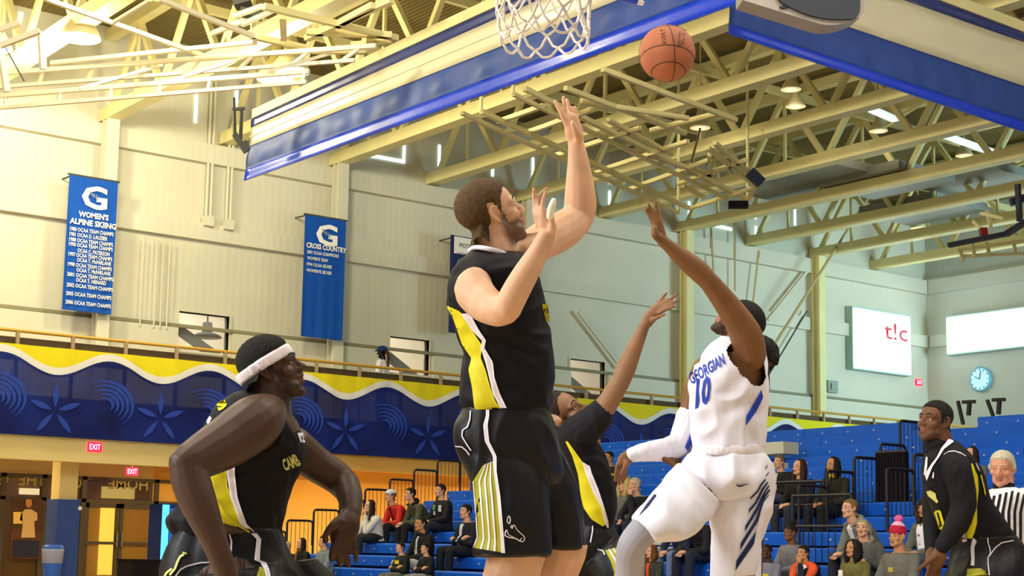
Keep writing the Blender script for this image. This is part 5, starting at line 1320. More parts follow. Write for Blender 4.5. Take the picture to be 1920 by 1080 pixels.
# legs
f.ch(b, [(1340, 890, .04, 30), (1280, 940, .19, 31), (1208, 992, .335, 26), (1185, 1030, .32, 26), (1180, 1110, .2, 25), (1190, 1210, .0, 15)], n=4)
f.ch(b, [(1395, 890, -.04, 44), (1398, 980, .0, 40), (1388, 1060, .02, 30), (1385, 1150, .0, 26), (1375, 1260, -.05, 15)], n=4)
SKD = skin('warm_brown_skin', '#7a5230', .48)
bm_ = me = b.mesh('body', .006, 3); H.tint(me, '#20140c', '#a06a58', .85, -.050); link('body', me, SKD, t); TD = bvh(me)
H.eyes(t, (0, .1), '#1a1008'); H.brows(t, TD, HK, .003)
H.hair(t, TD, HK, [(0, .066), (40, .060), (60, .046), (70, .010), (86, .000), (90, .026), (106, .028), (114, -.030), (140, -.060), (180, -.070)], .009, amp=.001)
p = Prims()
f.lo(p, [(1354, 634, 1424, 646, -.02, .10), (1336, 648, 1431, 668, 0, .16), (1316, 672, 1436, 695, 0, .18), (1300, 702, 1437, 725, 0, .18), (1293, 728, 1436, 750, 0, .175), (1297, 765, 1435, 775, 0, .165), (1299, 800, 1433, 800, 0, .16), (1302, 838, 1430, 838, 0, .16)], e=2.4)
jm = p.mesh('jersey', .006, 3); wrinkle(jm, .016, (8, 8, 9), 8)
cut_holes(jm, [(f.P(1404, 654, .18), .095), (f.P(1414, 680, .19), .075), (f.P(1422, 700, .17), .055), (f.P(1387, 640, -.05), .066)])
link('jersey', jm, JW, t); TJ = bvh(jm)
p = Prims()      # sleeve
f.ch(p, [(1290, 778, -.16, 22), (1284, 805, -.14, 23), (1274, 832, -.11, 24), (1250, 843, -.06, 22), (1212, 847, .02, 18), (1184, 853, .06, 13.5)], n=5)
m2 = p.mesh('arm_sleeve', .006, 2); wrinkle(m2, .003, (25, 25, 14), 9); link('arm_sleeve', m2, JW2, t); TSL = bvh(m2)
strip('sleeve_stripe', TSL, [(1285, 838), (1292, 822), (1297, 808)], [(1290, 846), (1299, 828), (1303, 812)], BLU, t, 8, 2, .006)
p = Prims()
f.lo(p, [(1300, 836, 1430, 832, 0, .165), (1298, 846, 1431, 842, 0, .172), (1292, 854, 1432, 852, 0, .168)], e=2.6, n=3)
m2 = p.mesh('waistband', .006, 2); wrinkle(m2, .003, (60, 60, 8), 10); link('waistband', m2, mat('white_elastic', '#e4dce0', .8, .2, bump=.4, bscale=200), t)
p = Prims()
f.lo(p, [(1292, 852, 1431, 852, 0, .165), (1280, 868, 1443, 872, 0, .185), (1270, 895, 1449, 900, .02, .19), (1285, 940, 1449, 925, .0, .18)], e=2.6)
f.lo(p, [(1275, 872, 1345, 940, .08, .16), (1248, 900, 1325, 972, .18, .16), (1220, 934, 1285, 1005, .27, .15), (1188, 972, 1232, 1012, .34, .12)], e=2.4)
f.lo(p, [(1318, 900, 1450, 915, 0, .16), (1332, 965, 1441, 968, .0, .16), (1339, 1000, 1430, 1003, .02, .155), (1337, 1050, 1419, 1046, .02, .15), (1340, 1085, 1412, 1078, .02, .15)], e=2.4)
sm = p.mesh('shorts', .006, 9); wrinkle(sm, .016, (8, 8, 5), 11); link('shorts', sm, JW, t); TS = bvh(sm); squash(bm_, TS, lambda x, y: y > 855 and ((x > 1320 and y < 1070) or (1240 < x <= 1320)))
p = Prims(); f.ch(p, [(1210, 992, .34, 30), (1186, 1022, .33, 28), (1181, 1060, .27, 28), (1182, 1120, .19, 26)], n=4)
km = p.mesh('knee_sleeve', .007, 2); squash(bm_, bvh(km), lambda x, y: x < 1245 and 975 < y < 1130); link('knee_sleeve', km, mat('grey_white_compression', '#aaa7b0', .6, .3, noise=.25, nscale=3), t)
# prints
print_text('number', '10', TJ, [(1306, 714), (1333, 700), (1331, 755), (1303, 768)], BLU, t, .03)
print_text('lettering', 'GEORGIAN', TJ, [(1290, 700), (1355, 662), (1360, 683), (1296, 722)], BLU, t, .02)
strip('side_stripe', TJ, [(1428, 731), (1415, 755), (1400, 779)], [(1431, 746), (1418, 772), (1399, 798)], BLU, t, 16, 4, .007)
d3 = lambda x, y: (1130 + x / 4.153, 820 + y / 4.153)
strip('swoosh_mark', TS, [d3(1047, 360), d3(1055, 376), d3(1090, 372), d3(1145, 360)], [d3(1044, 378), d3(1062, 388), d3(1095, 380), d3(1145, 361)], NVY, t, 14, 2, .007)
for L, R in (([(1270, 320), (1230, 365), (1200, 420), (1150, 470)], [(1272, 335), (1240, 375), (1208, 432), (1150, 485)]), ([(1285, 345), (1240, 400), (1190, 500), (1140, 560)], [(1290, 355), (1255, 410), (1200, 515), (1138, 592)]),
             ([(1295, 370), (1260, 420), (1190, 560), (1112, 690)], [(1298, 382), (1268, 432), (1210, 570), (1108, 735)]), ([(1300, 400), (1260, 450), (1190, 640), (1075, 825)], [(1304, 415), (1268, 465), (1205, 660), (1072, 880)]),
             ([(1300, 440), (1255, 490), (1190, 740), (1042, 960)], [(1290, 460), (1225, 540), (1180, 830), (1034, 1038)]), ([(1268, 240), (1285, 215)], [(1270, 252), (1287, 222)]), ([(1272, 295), (1294, 268)], [(1274, 306), (1297, 275)])):
    strip('wave_stripe', TS, [d3(*q) for q in L], [d3(*q) for q in R], NVY, t, 20, 2, .007)
strip('thigh_stripe', TS, [(1227, 926), (1212, 945), (1198, 966)], [(1231, 929), (1216, 949), (1196, 968)], NVY, t, 10, 2, .007)
p = Prims(); f.ch(p, [(1409, 1050, .1, 4), (1410, 1062, .1, 4.6), (1412, 1066, .1, 3)], k=8); link('drawcord_toggle', p.mesh('drawcord_toggle', .004, 1), BLACKM, t)

# ============ D2: teammate standing hidden behind the airborne player
f = Fig('person', 8.3, 'player almost hidden behind the white-shirted player, only dark curly hair showing', V(1425, 1364, 8.3)); t = f.t
H = Head(f.P(1424, 676, 0), cv(-.6, .1, .75), cv(0, 1, 0), 1.0); b = Prims(); H.prims(b)
f.ch(b, [(1423, 690, 0, 20), (1420, 730, 0, 24)], n=3)
f.rows(b, [(725, 1372, 1426, 0, .14), (750, 1340, 1428, 0, .13), (850, 1344, 1422, 0, .12), (960, 1342, 1420, 0, .13)])
for dx, dd in ((-14, .08), (16, -.08)):
    f.ch(b, [(1382 + dx * 1.4, 950, dd, 30), (1382 + dx * 1.4, 1150, dd, 22), (1380 + dx * 1.4, 1340, dd, 14), (1374 + dx * 1.4, 1358, dd + .04, 13)], n=3)
    f.ch(b, [(1384 + dx * 2.2, 752, dd, 19), (1378 + dx * 2.4, 850, dd * 1.4, 15), (1374 + dx * 2.3, 940, dd * 1.6 + .06, 10), (1372 + dx * 2.2, 972, dd * 1.6 + .08, 11)], n=3)
bm_ = me = b.mesh('body', .009, 3); H.tint(me); link('body', me, SKB, t); T2 = bvh(me); H.eyes(t)
H.hair(t, T2, HK, [(0, .060), (60, .046), (80, -.01), (110, -.030), (180, -.070)], .022, amp=.006, freq=60, na=100, ne=60)
p = Prims(); f.rows(p, [(722, 1384, 1426, 0, .11), (745, 1346, 1428, 0, .15), (850, 1340, 1426, 0, .145), (930, 1338, 1424, 0, .15)]); link('jersey', p.mesh('jersey', .009, 3), JW, t)
p = Prims(); f.rows(p, [(915, 1338, 1424, 0, .155), (1010, 1334, 1426, 0, .175), (1090, 1332, 1426, 0, .18)]); link('shorts', p.mesh('shorts', .009, 3), JW, t)
# ============ E: player at the right in black long sleeves
f = Fig('person', 9.3, 'player in black long-sleeved jersey at the right looking up to the left', V(1850, 1330, 9.3)); t = f.t
H = Head(f.P(1753, 791, 0), cv(-.82, .20, .53), cv(.12, .98, -.12), 1.10)
b = Prims(); H.prims(b, .3, 1.02)
f.ch(b, [(1757, 800, 0, 22), (1762, 826, 0, 23), (1772, 856, 0, 28)], n=3)
f.rows(b, [(850, 1748, 1805, 0, .15), (890, 1745, 1825, 0, .16), (950, 1758, 1838, 0, .14), (1000, 1775, 1862, 0, .14), (1050, 1800, 1885, 0, .13)])
f.ch(b, [(1795, 870, .16, 22), (1803, 915, .2, 19), (1806, 955, .22, 17), (1788, 990, .24, 15), (1766, 1026, .26, 11)], n=4)
f.ch(b, [(1766, 1026, .26, 11), (1760, 1044, .27, 15), (1753, 1060, .27, 14)], flat=(cv(0, 0, 1), .6))
for c in ([(1752, 1044, .29, 7), (1738, 1055, .31, 5), (1722, 1068, .32, 3.4)], [(1745, 1062, .28, 4.4), (1738, 1078, .28, 3.8), (1734, 1092, .27, 3)], [(1750, 1066, .27, 4.4), (1745, 1084, .27, 3.8), (1742, 1100, .26, 3)],
          [(1756, 1068, .26, 4.4), (1753, 1086, .26, 3.8), (1752, 1101, .25, 3)], [(1762, 1066, .25, 4.2), (1761, 1082, .25, 3.5), (1761, 1094, .24, 2.8)]): f.ch(b, c, k=10)
f.ch(b, [(1765, 875, -.16, 22), (1752, 930, -.24, 18), (1750, 980, -.24, 16), (1748, 1030, -.16, 12), (1745, 1060, -.1, 11)], n=4)
f.ch(b, [(1832, 1025, .06, 34), (1806, 1110, .14, 33), (1790, 1170, .22, 29), (1820, 1250, .1, 24), (1838, 1325, .04, 15), (1828, 1342, .08, 14)], n=4)
f.ch(b, [(1862, 1025, -.08, 34), (1852, 1110, -.08, 34), (1848, 1165, -.06, 28), (1870, 1240, -.14, 23), (1888, 1305, -.2, 14), (1880, 1324, -.18, 13)], n=4)
SKE = skin('brown_skin', '#6c472e', .52)
bm_ = me = b.mesh('body', .0065, 3); H.tint(me, '#2a1a10', '#8a5548', .4, -.055); link('body', me, SKE, t); TE = bvh(me)
H.eyes(t, (-.1, .25), '#140c08'); H.brows(t, TE, HK, .0034)
H.hair(t, TE, HK, [(0, .070), (40, .066), (58, .052), (68, .020), (76, -.005), (86, -.004), (90, .026), (106, .028), (114, -.030), (140, -.052), (180, -.060)], .008, amp=.001)
p = Prims()
f.lo(p, [(1737, 846, 1788, 824, -.02, .10), (1733, 866, 1812, 848, 0, .18), (1732, 890, 1836, 880, 0, .20), (1737, 918, 1847, 912, 0, .19), (1745, 945, 1856, 940, 0, .18), (1758, 975, 1877, 970, 0, .175), (1772, 1005, 1897, 1000, 0, .175), (1784, 1022, 1902, 1012, 0, .17)], e=2.4)
jm = p.mesh('jersey', .007, 3); wrinkle(jm, .006, (10, 10, 8), 12); cut_holes(jm, [(f.P(1756, 838, .0), .07)])
link('jersey', jm, JB, t); TJ = bvh(jm)
p = Prims()
f.ch(p, [(1785, 862, .12, 24), (1793, 880, .17, 28), (1803, 915, .2, 25), (1806, 952, .22, 23), (1790, 988, .24, 20), (1766, 1026, .26, 14)], n=4)
m2 = p.mesh('sleeve', .007, 2); wrinkle(m2, .005, (18, 18, 10), 13); link('sleeve', m2, TEE, t); TSL = bvh(m2)
p = Prims()
f.ch(p, [(1768, 865, -.13, 24), (1752, 925, -.23, 22), (1750, 980, -.24, 20), (1748, 1035, -.16, 14)], n=4); link('sleeve', p.mesh('sleeve', .008, 2), TEE, t)
p = Prims(); f.ch(p, [(1756, 828, 0, 24.5), (1762, 838, 0, 25.5), (1768, 852, 0, 28)], n=3); link('undershirt_collar', p.mesh('undershirt_collar', .006, 2), TEE, t)
c1 = lambda x, y: (1690 + x / 6, 740 + y / 6); c2 = lambda x, y: (1690 + x / 6, 900 + y / 6)
strip('collar', TJ, [c1(545, 480), c1(450, 600), c1(400, 700), c1(330, 790), c1(262, 900)], [c1(592, 525), c1(480, 610), c1(425, 700), c1(350, 810), c1(285, 970)], PIP, t, 24, 3, .012)
strip('collar', TJ, [c1(275, 700), c1(262, 800), c1(250, 900)], [c1(295, 700), c1(292, 800), c1(275, 900)], PIP, t, 12, 2, .012)
line('shoulder_piping', TSL, [c1(430, 880), c1(415, 790), c1(450, 690), c1(520, 640), c1(600, 632), c1(680, 660), c1(725, 690)], 2, PIP, t, 24, .006)
strip('side_panel', TJ, [c1(785, 770), c1(810, 960), c2(820, 130), c2(838, 280), c2(790, 480), c2(725, 600), c2(738, 655)], [c1(800, 775), c1(862, 920), c2(872, 110), c2(852, 290), c2(855, 480), c2(820, 610), c2(790, 660)], YEL, t, 40, 4, .03)
strip('back_panel', TJ, [c1(890, 900), c1(925, 1050), c2(935, 150)], [c1(905, 905), c1(942, 1050), c2(955, 190)], YEL, t, 14, 2, .01)
strip('back_stripe', TJ, [c1(835, 765), c1(870, 850)], [c1(850, 775), c1(886, 865)], PIP, t, 8, 2, .01)
strip('hem_patch', TJ, [c2(680, 640), c2(690, 700)], [c2(722, 590), c2(740, 690)], PIP, t, 6, 3, .014)
strip('chest_print', TJ, [c2(280, 130), c2(300, 180), c2(375, 240), c2(395, 262)], [c2(330, 118), c2(385, 150), c2(392, 200), c2(416, 245)], GOLD, t, 10, 4, .01)
line('number', TJ, [c2(380, 360), c2(428, 350), c2(482, 535), c2(434, 545), c2(380, 360)], 5.0, YEL, t, 40, .012)
strip('small_mark', TJ, [c1(345, 938), c1(358, 868)], [c1(365, 938), c1(368, 880)], PIP, t, 4, 2, .01)
p = Prims()
f.lo(p, [(1782, 1010, 1900, 1005, 0, .175), (1786, 1040, 1915, 1025, 0, .19), (1770, 1090, 1920, 1060, .05, .21), (1770, 1130, 1905, 1120, .1, .22)], e=2.6)
f.lo(p, [(1762, 1090, 1850, 1070, .15, .15), (1752, 1150, 1835, 1150, .2, .14)], e=2.4); f.lo(p, [(1820, 1090, 1915, 1070, -.08, .15), (1808, 1150, 1895, 1150, -.06, .14)], e=2.4)
sm = p.mesh('shorts', .007, 3); wrinkle(sm, .008, (9, 9, 5), 14); link('shorts', sm, JBS, t); TS = bvh(sm); squash(bm_, TS, lambda x, y: y > 1005 and y < 1135 and x > 1776); squash(bm_, TJ, lambda x, y: 880 < y < 1020 and x > 1800)
strip('white_stripe', TS, [c2(800, 640), c2(778, 760), c2(785, 880), c2(780, 960)], [c2(848, 690), c2(822, 760), c2(825, 880), c2(820, 965)], PIP, t, 20, 2, .012)
strip('side_panel', TS, [c2(740, 1000), c2(735, 1080)], [c2(900, 990), c2(985, 1070)], YG, t, 8, 5, .008)
line('piping', TS, [c2(935, 562), c2(975, 620), c2(972, 690), c2(1000, 790), c2(1000, 830), c2(975, 870), c2(975, 940), c2(990, 1070)], 2, PIP, t, 24, .012)
line('piping', TS, [c2(985, 860), c2(1060, 760), c2(1130, 705), c2(1265, 680)], 2.2, PIP, t, 20, .012)

# ============ referee
f = Fig('person', 10.2, 'grey-haired referee in a black and white striped shirt at the right edge', V(1905, 1303, 10.2)); t = f.t
H = Head(f.P(1879, 879, 0), cv(-.50, .02, .86), cv(0, 1, 0), 1.0); b = Prims(); H.prims(b, .5, 1.0)
f.ch(b, [(1882, 890, 0, 17), (1884, 915, 0, 18), (1888, 935, 0, 24)], n=3)
f.rows(b, [(930, 1862, 1922, 0, .12), (980, 1862, 1925, 0, .13), (1040, 1866, 1922, 0, .12)])
for dx, dd in ((-16, .04), (16, -.04)): f.ch(b, [(1898 + dx, 1040, dd, 24), (1898 + dx, 1150, dd, 18), (1900 + dx, 1285, dd, 11), (1894 + dx, 1298, dd + .05, 11)], n=3)
f.ch(b, [(1922, 938, -.02, 14), (1940, 985, 0, 12), (1934, 1035, .08, 10), (1926, 1062, .14, 8), (1922, 1080, .16, 9)], n=3)
f.ch(b, [(1860, 940, -.06, 13), (1850, 990, -.1, 12), (1856, 1040, -.05, 10), (1862, 1070, 0, 8), (1863, 1088, 0, 9)], n=3)
SKR = skin('ruddy_skin', '#d09072')
me = b.mesh('body', .008, 3); H.tint(me, None, '#a05040'); link('body', me, SKR, t); T2 = bvh(me); H.eyes(t, (0, 0), '#3a3a3a')
HG = hairmat('silver_hair', '#c8c0a4'); H.brows(t, T2, HG)
H.hair(t, T2, HG, [(0, .064), (45, .058), (64, .040), (74, .000), (84, -.010), (90, .026), (106, .028), (114, -.030), (180, -.055)], .010, amp=.002)
p = Prims()
f.rows(p, [(914, 1868, 1902, 0, .08), (924, 1856, 1922, 0, .14), (945, 1850, 1932, 0, .16), (985, 1852, 1932, 0, .155), (1028, 1856, 1928, 0, .15)], e=2.4)
f.ch(p, [(1920, 932, -.02, 18), (1936, 965, 0, 18), (1940, 985, 0, 17)], n=3); f.ch(p, [(1862, 932, -.06, 16), (1852, 965, -.09, 16), (1850, 985, -.1, 15)], n=3)
jm = p.mesh('striped_shirt', .008, 3); wrinkle(jm, .004, (14, 14, 8), 15); link('striped_shirt', jm, mat('white_shirt_cloth', '#efece8', .7, .3), t); TJ = bvh(jm)
for i in range(7):
    xa = 1855 + i * 11.2; lean = -4 + i * .6
    strip('black_stripe', TJ, [(xa + lean * .3 + 8, 920 + abs(i - 3) * 3), (xa, 960), (xa - lean - 1, 1028)], [(xa + lean * .3 + 13, 920 + abs(i - 3) * 3), (xa + 5.4, 960), (xa + 5.4 - lean - 1, 1028)], BLACKF, t, 14, 2, .006)
p = Prims(); f.ch(p, [(1880, 908, 0, 19.5), (1884, 917, 0, 20)], n=3); link('shirt_collar', p.mesh('shirt_collar', .006, 2), BLACKF, t)
p = Prims(); f.rows(p, [(1022, 1854, 1930, 0, .15), (1060, 1850, 1934, 0, .15), (1110, 1852, 1930, 0, .15)])
for dx, dd in ((-18, .04), (18, -.04)): f.ch(p, [(1898 + dx, 1060, dd, 26), (1898 + dx, 1150, dd, 21), (1900 + dx, 1284, dd, 15)], n=3)
link('trousers', p.mesh('trousers', .009, 2), BLACKF, t)
# ------------------------------------------------------------------ basketball, hoop and net
c = V(1251, 100, 6.65); R_ = .121
t = thing('basketball', c, 'orange basketball in the air at the top centre right', 'ball')
BALL = mat('orange_pebbled_leather', '#b2663e', .55, .4, noise=.12, nscale=20, bump=.6, bscale=700)
b = MB(); n = 48
prof = [(R_ * math.sin(math.pi * i / n), -R_ * math.cos(math.pi * i / n)) for i in range(n + 1)]
b.lathe(c, prof, 64, UP).build('leather', BALL, t, True)
def bd(a, e): return (RT * math.sin(a) * math.cos(e) - FW * math.cos(a) * math.cos(e) + UP * math.sin(e))
SEAM = mat('black_ball_seam', '#241a18', .6)
ax1 = (RT * .12 + UP * 1 - FW * .1).normalized(); 
def ring(nrm, off, nm='seam'):
    nrm = nrm.normalized(); a = nrm.cross(FW).normalized(); d2 = nrm.cross(a); r = math.sqrt(max(1e-6, 1 - off * off)); pts = [c + (nrm * off + (a * math.cos(s) + d2 * math.sin(s)) * r) * (R_ - .0007) for s in np.linspace(0, 2 * math.pi, 65)[:-1]]
    MB().tube(pts, .0022, 6, True).build(nm, SEAM, t, True)
ring(RT * .98 - FW * (-.12) + UP * .10, 0.03); ring(UP * .92 - FW * -.38 + RT * .05, -.28)
ring(RT * .62 + UP * .3 + FW * .72, .62); ring(-RT * .62 + UP * .25 + FW * .74, .60); ring(UP * .95 + FW * .3, .72); ring(-UP * .9 - FW * .43, .80)
def ball_text(s, px, py, hpx, wpx, rot):
    me = text_mesh(s, 1, .0); co = vco(me); x0, x1, y0, y1 = co[:, 0].min(), co[:, 0].max(), co[:, 1].min(), co[:, 1].max(); out = []
    for q in co:
        u = ((q[0] - x0) / (x1 - x0) - .5) * wpx; v = ((q[1] - y0) / (y1 - y0) - .5) * hpx; ca, sa = math.cos(rot), math.sin(rot)
        X, Y = px + u * ca - v * sa, py - (u * sa + v * ca); r = _ray(X, Y).normalized(); oc = CAM - c; B_ = r.dot(oc); disc = B_ * B_ - (oc.length_squared - (R_ + .0006) ** 2)
        out.append(tuple(CAM + r * (-B_ - math.sqrt(max(0, disc)))))
    me.vertices.foreach_set('co', np.array(out).ravel()); me.update(); link('lettering', me, SEAM, t)
ball_text('EVERT', 1244, 68, 8, 28, math.radians(97)); ball_text('MOLTEN', 1278, 72, 12, 34, math.radians(82))
# hoop: rim, backboard above the frame, net hanging into the picture
dN = 5.1; rc = V(1026, -162, dN); rc.z = 3.05
t = thing('basketball_hoop', rc, 'basketball hoop whose white cord net hangs into the top of the picture', 'hoop')
NETM = mat('white_net_cord', '#efe6d8', .7, .2, bump=.5, bscale=500)
MB().tube([rc + Vector((.225 * math.cos(s), .225 * math.sin(s), 0)) for s in np.linspace(0, 2 * math.pi, 49)[:-1]], .009, 10, True).build('rim', mat('orange_rim', '#d8501e', .4), t, True)
rng = random.Random(7)
levels = [(0, .225), (-.09, .195), (-.17, .168), (-.245, .156), (-.315, .152), (-.375, .152), (-.43, .146)]
K = 12; nodes = {}
sx = Vector((.0, .0, 0))
for li, (z, r) in enumerate(levels):
    for k in range(K):
        a = 2 * math.pi * (k + (.5 if li % 2 else 0)) / K + rng.uniform(-.05, .05); rr = r * (1 + rng.uniform(-.05, .05))
        sway = RT * (.012 * li / 6 * math.sin(li))
        nodes[(li, k)] = rc + Vector((rr * math.cos(a), rr * math.sin(a), z + rng.uniform(-.008, .008) * (li > 0))) + sway
cords = []
for li in range(len(levels) - 1):
    for k in range(K):
        k2 = (k + 1) % K
        for kk in ((k, k) , (k, (k - 1) % K if li % 2 == 0 else k2)):
            p, q = nodes[(li, kk[0])], nodes[(li + 1, kk[1])]; m = (p + q) / 2 + (((p + q) / 2 - rc) * .02) + Vector((0, 0, -.004))
            cords.append(MB().tube([p, p.lerp(m, .55) , m, m.lerp(q, .5), q], [.0050, .0044, .0042, .0044, .0050], 6))
for i, cb in enumerate(cords): cb.build('net_cord', NETM, t, True)
# bottom loops
bo = len(levels) - 1
for k in range(K):
    p, q = nodes[(bo, k)], nodes[(bo, (k + 1) % K)]
    m = (p + q) / 2 + Vector((0, 0, -.028)); MB().tube([p, p.lerp(m, .6) - Vector((0, 0, .008)), m, q.lerp(m, .6) - Vector((0, 0, .008)), q], .0046, 6).build('net_cord', NETM, t, True)
bdir = Vector((-FW.x, -FW.y, 0)).normalized(); side = Vector((RT.x, RT.y, 0)).normalized()
bdir = (side * .12 + bdir).normalized(); sd = Vector((-bdir.y, bdir.x, 0))
pc = rc + bdir * .38
MB().prism([pc + sd * .91 * i + Vector((0, 0, z)) for i, z in ((-1, -.12), (1, -.12), (1, .95), (-1, .95))], bdir * .02).build('backboard', mat('backboard_glass', '#e8f4f4', .05, .6, alpha=.25), t)
MB().prism([pc + sd * .93 * i + Vector((0, 0, z)) for i, z in ((-1, -.16), (1, -.16), (1, -.09), (-1, -.09))], bdir * .05).build('edge_padding', BLUEH, t)
MB().bar(rc + bdir * .22, pc, .12, .02).build('bracket', mat('orange_rim', '#d8501e', .4), t)
MB().bar(pc + Vector((0, 0, .4)), pc + bdir * 3.0 + Vector((0, 0, 3.4)), .1).build('support_arm', STEELW, t); MB().bar(pc + bdir * 3.0 + Vector((0, 0, 3.4)), pc + bdir * 3.0 + Vector((0, 0, 9.7)), .1).build('support_mast', STEELW, t)
p = V(1165, -3, 5.0); q = V(1207, 6, 5.0); 
MB().tube([V(1120, -26, 5.0), V(1165, -5, 5.0), V(1196, 3, 5.0)], .012, 10).build('padding_tail', BLUEH, t); MB().tube([V(1194, 2, 5.0), V(1207, 7, 5.0)], [.012, .007], 10).build('padding_tip', WHITE, t)
MB().bar(V(1120, -26, 5.0), pc - Vector((0, 0, .12)), .02).build('padding_cord', BLUEH, t)

# ------------------------------------------------------------------ spectators
def seated(pose, wide=1.0):
    """returns body, top, trousers meshes; seat surface at z = 0, facing +Y"""
    X, Y, Z = Vector((1, 0, 0)), Vector((0, 1, 0)), Vector((0, 0, 1)); lean = {'lap': .04, 'chin': .12, 'lean': .22, 'fold': .03, 'hold': .06}[pose]
    sh = Vector((0, lean * .9 - .02, .50 - lean * .25)); hd = Vector((0, lean * 1.25 + .02, .725 - lean * .3))
    H = Head(hd, (0, 1, .05), (0, 0, 1), 1.0); b = Prims(); H.prims(b, detail=True)
    b.chain([(hd + Vector((0, -.015, -.05)), .056), (hd + Vector((0, -.03, -.13)), .06), (sh, .07)], n=3)
    w_ = wide
    tors = [(Vector((0, -.02, .03)), X * .165 * w_, Y * .12), (Vector((0, lean * .35 - .02, .2)), X * .15 * w_, Y * .115), (Vector((0, lean * .7 - .02, .38)), X * .175 * w_, Y * .12), (sh + Vector((0, 0, .0)), X * .18, Y * .10), (sh + Vector((0, 0, .06)), X * .09, Y * .07)]
    b.loft(tors, n=3)
    W = {'lap': ((.10, .30, .16), (-.06, .32, .17)), 'chin': ((.12, .33, .15), None), 'lean': ((.05, .42, .12), (-.05, .44, .13)), 'fold': ((-.12, .20, .28), (.12, .22, .26)), 'hold': ((.06, .30, .32), (-.08, .30, .30))}[pose]
    E_ = {'lap': .12, 'chin': .24, 'lean': .26, 'fold': .10, 'hold': .10}[pose]
    arms = []
    for q, wv in ((1, W[0]), (-1, W[1])):
        s0 = sh + Vector((q * .175 * w_, 0, -.01))
        if wv is None:
            e = Vector((q * .10, .30, .20)); wr = hd + Vector((q * .02, .10, -.155)); hnd = hd + Vector((q * .004, .105, -.10))
        else:
            e = Vector((q * .235 * w_, E_, .22 if pose != 'lean' else .16)); wr = Vector(wv); hnd = wr + Vector((-q * .035, .06, -.01)) if pose != 'fold' else wr + Vector((-q * .03, -.03, .02))
        b.chain([(s0, .05), (s0.lerp(e, .5), .042), (e, .036)], n=3); b.chain([(e, .036), (e.lerp(wr, .4), .036), (wr, .024)], n=3)
        d = (hnd - wr).normalized(); b.chain([(wr, .024), (wr + d * .05, .036), (wr + d * .085, .03)], n=3)
        a = d.cross(Z).normalized() if abs(d.z) < .9 else X
        for k in range(4): b.chain([(wr + d * .085 + a * (.018 * (k - 1.5)), .0095), (wr + d * .125 + a * (.017 * (k - 1.5)) - Z * .012, .009), (wr + d * .15 + a * (.016 * (k - 1.5)) - Z * .03, .0075)], k=8, n=2)
        b.chain([(wr + d * .03 + a * q * .03, .012), (wr + d * .075 + a * q * .045, .010), (wr + d * .10 + a * q * .03, .008)], k=8, n=2)
        arms.append((s0, e, wr))
    legs = []
    for q in (-1, 1):
        k = Vector((q * .125, .44, .085)); a = Vector((q * .12, .46, -.32)); b.chain([(Vector((q * .09, 0, .09)), .085), (Vector((q * .11, .22, .09)), .08), (k, .06)], n=3); b.chain([(k, .06), (k.lerp(a, .4), .055), (a, .04)], n=3)
        b.chain([(a, .042), (a + Vector((0, .06, -.035)), .04), (a + Vector((0, .16, -.045)), .03)], n=3); legs.append((q, k, a))
    body = b.mesh('seated_body', .0085, 2); H.tint(body, None, '#a05a50')
    p = Prims(); g = 1.14
    p.loft([(c, a * g, bb * 1.22) for c, a, bb in tors[:4]] + [(sh + Vector((0, 0, .05)), X * .11, Y * .085)], n=3)
    for s0, e, wr in arms: p.chain([(s0, .066), (s0.lerp(e, .5), .060), (e, .056)], n=3); p.chain([(e, .056), (e.lerp(wr, .45), .052), (e.lerp(wr, .92), .040)], n=3)
    top = p.mesh('seated_top', .011, 2); wrinkle(top, .006, (16, 16, 12), 3)
    p = Prims(); p.loft([(Vector((0, -.02, .02)), X * .185 * w_, Y * .14), (Vector((0, -.01, .12)), X * .18 * w_, Y * .14)], n=3)
    for q, k, a in legs: p.chain([(Vector((q * .09, 0, .09)), .098), (Vector((q * .11, .22, .09)), .092), (k, .074)], n=3); p.chain([(k, .072), (k.lerp(a, .4), .066), (a, .056)], n=3)
    trs = p.mesh('seated_trousers', .012, 2); wrinkle(trs, .005, (12, 12, 12), 5)
    p = Prims()
    for q, k, a in legs: p.chain([(a + Vector((0, -.03, -.03)), .045), (a + Vector((0, .06, -.045)), .046), (a + Vector((0, .17, -.055)), .036)], n=3)
    sho = p.mesh('seated_shoes', .011, 2)
    eb = MB()
    for q in (-1, 1):
        eb.lathe(H.W(q * .031, .0805, .004), [(.001, -.004), (.008, -.002), (.009, 0), (.007, .003), (.001, .005)], 10, (0, 1, 0)); eb.tube([H.W(q * .014, .092, .026), H.W(q * .03, .092, .031), H.W(q * .048, .078, .025)], [.003, .004, .002], 6)
    em = bpy.data.meshes.new('eyes'); em.from_pydata(eb.v, [], eb.f)
    return dict(eyes=em, body=body, top=top, trousers=trs, shoes=sho, head=H, T=bvh(body))
POSES = {k: seated(k) for k in ('lap', 'chin', 'lean', 'fold', 'hold')}
HAIRS = {}
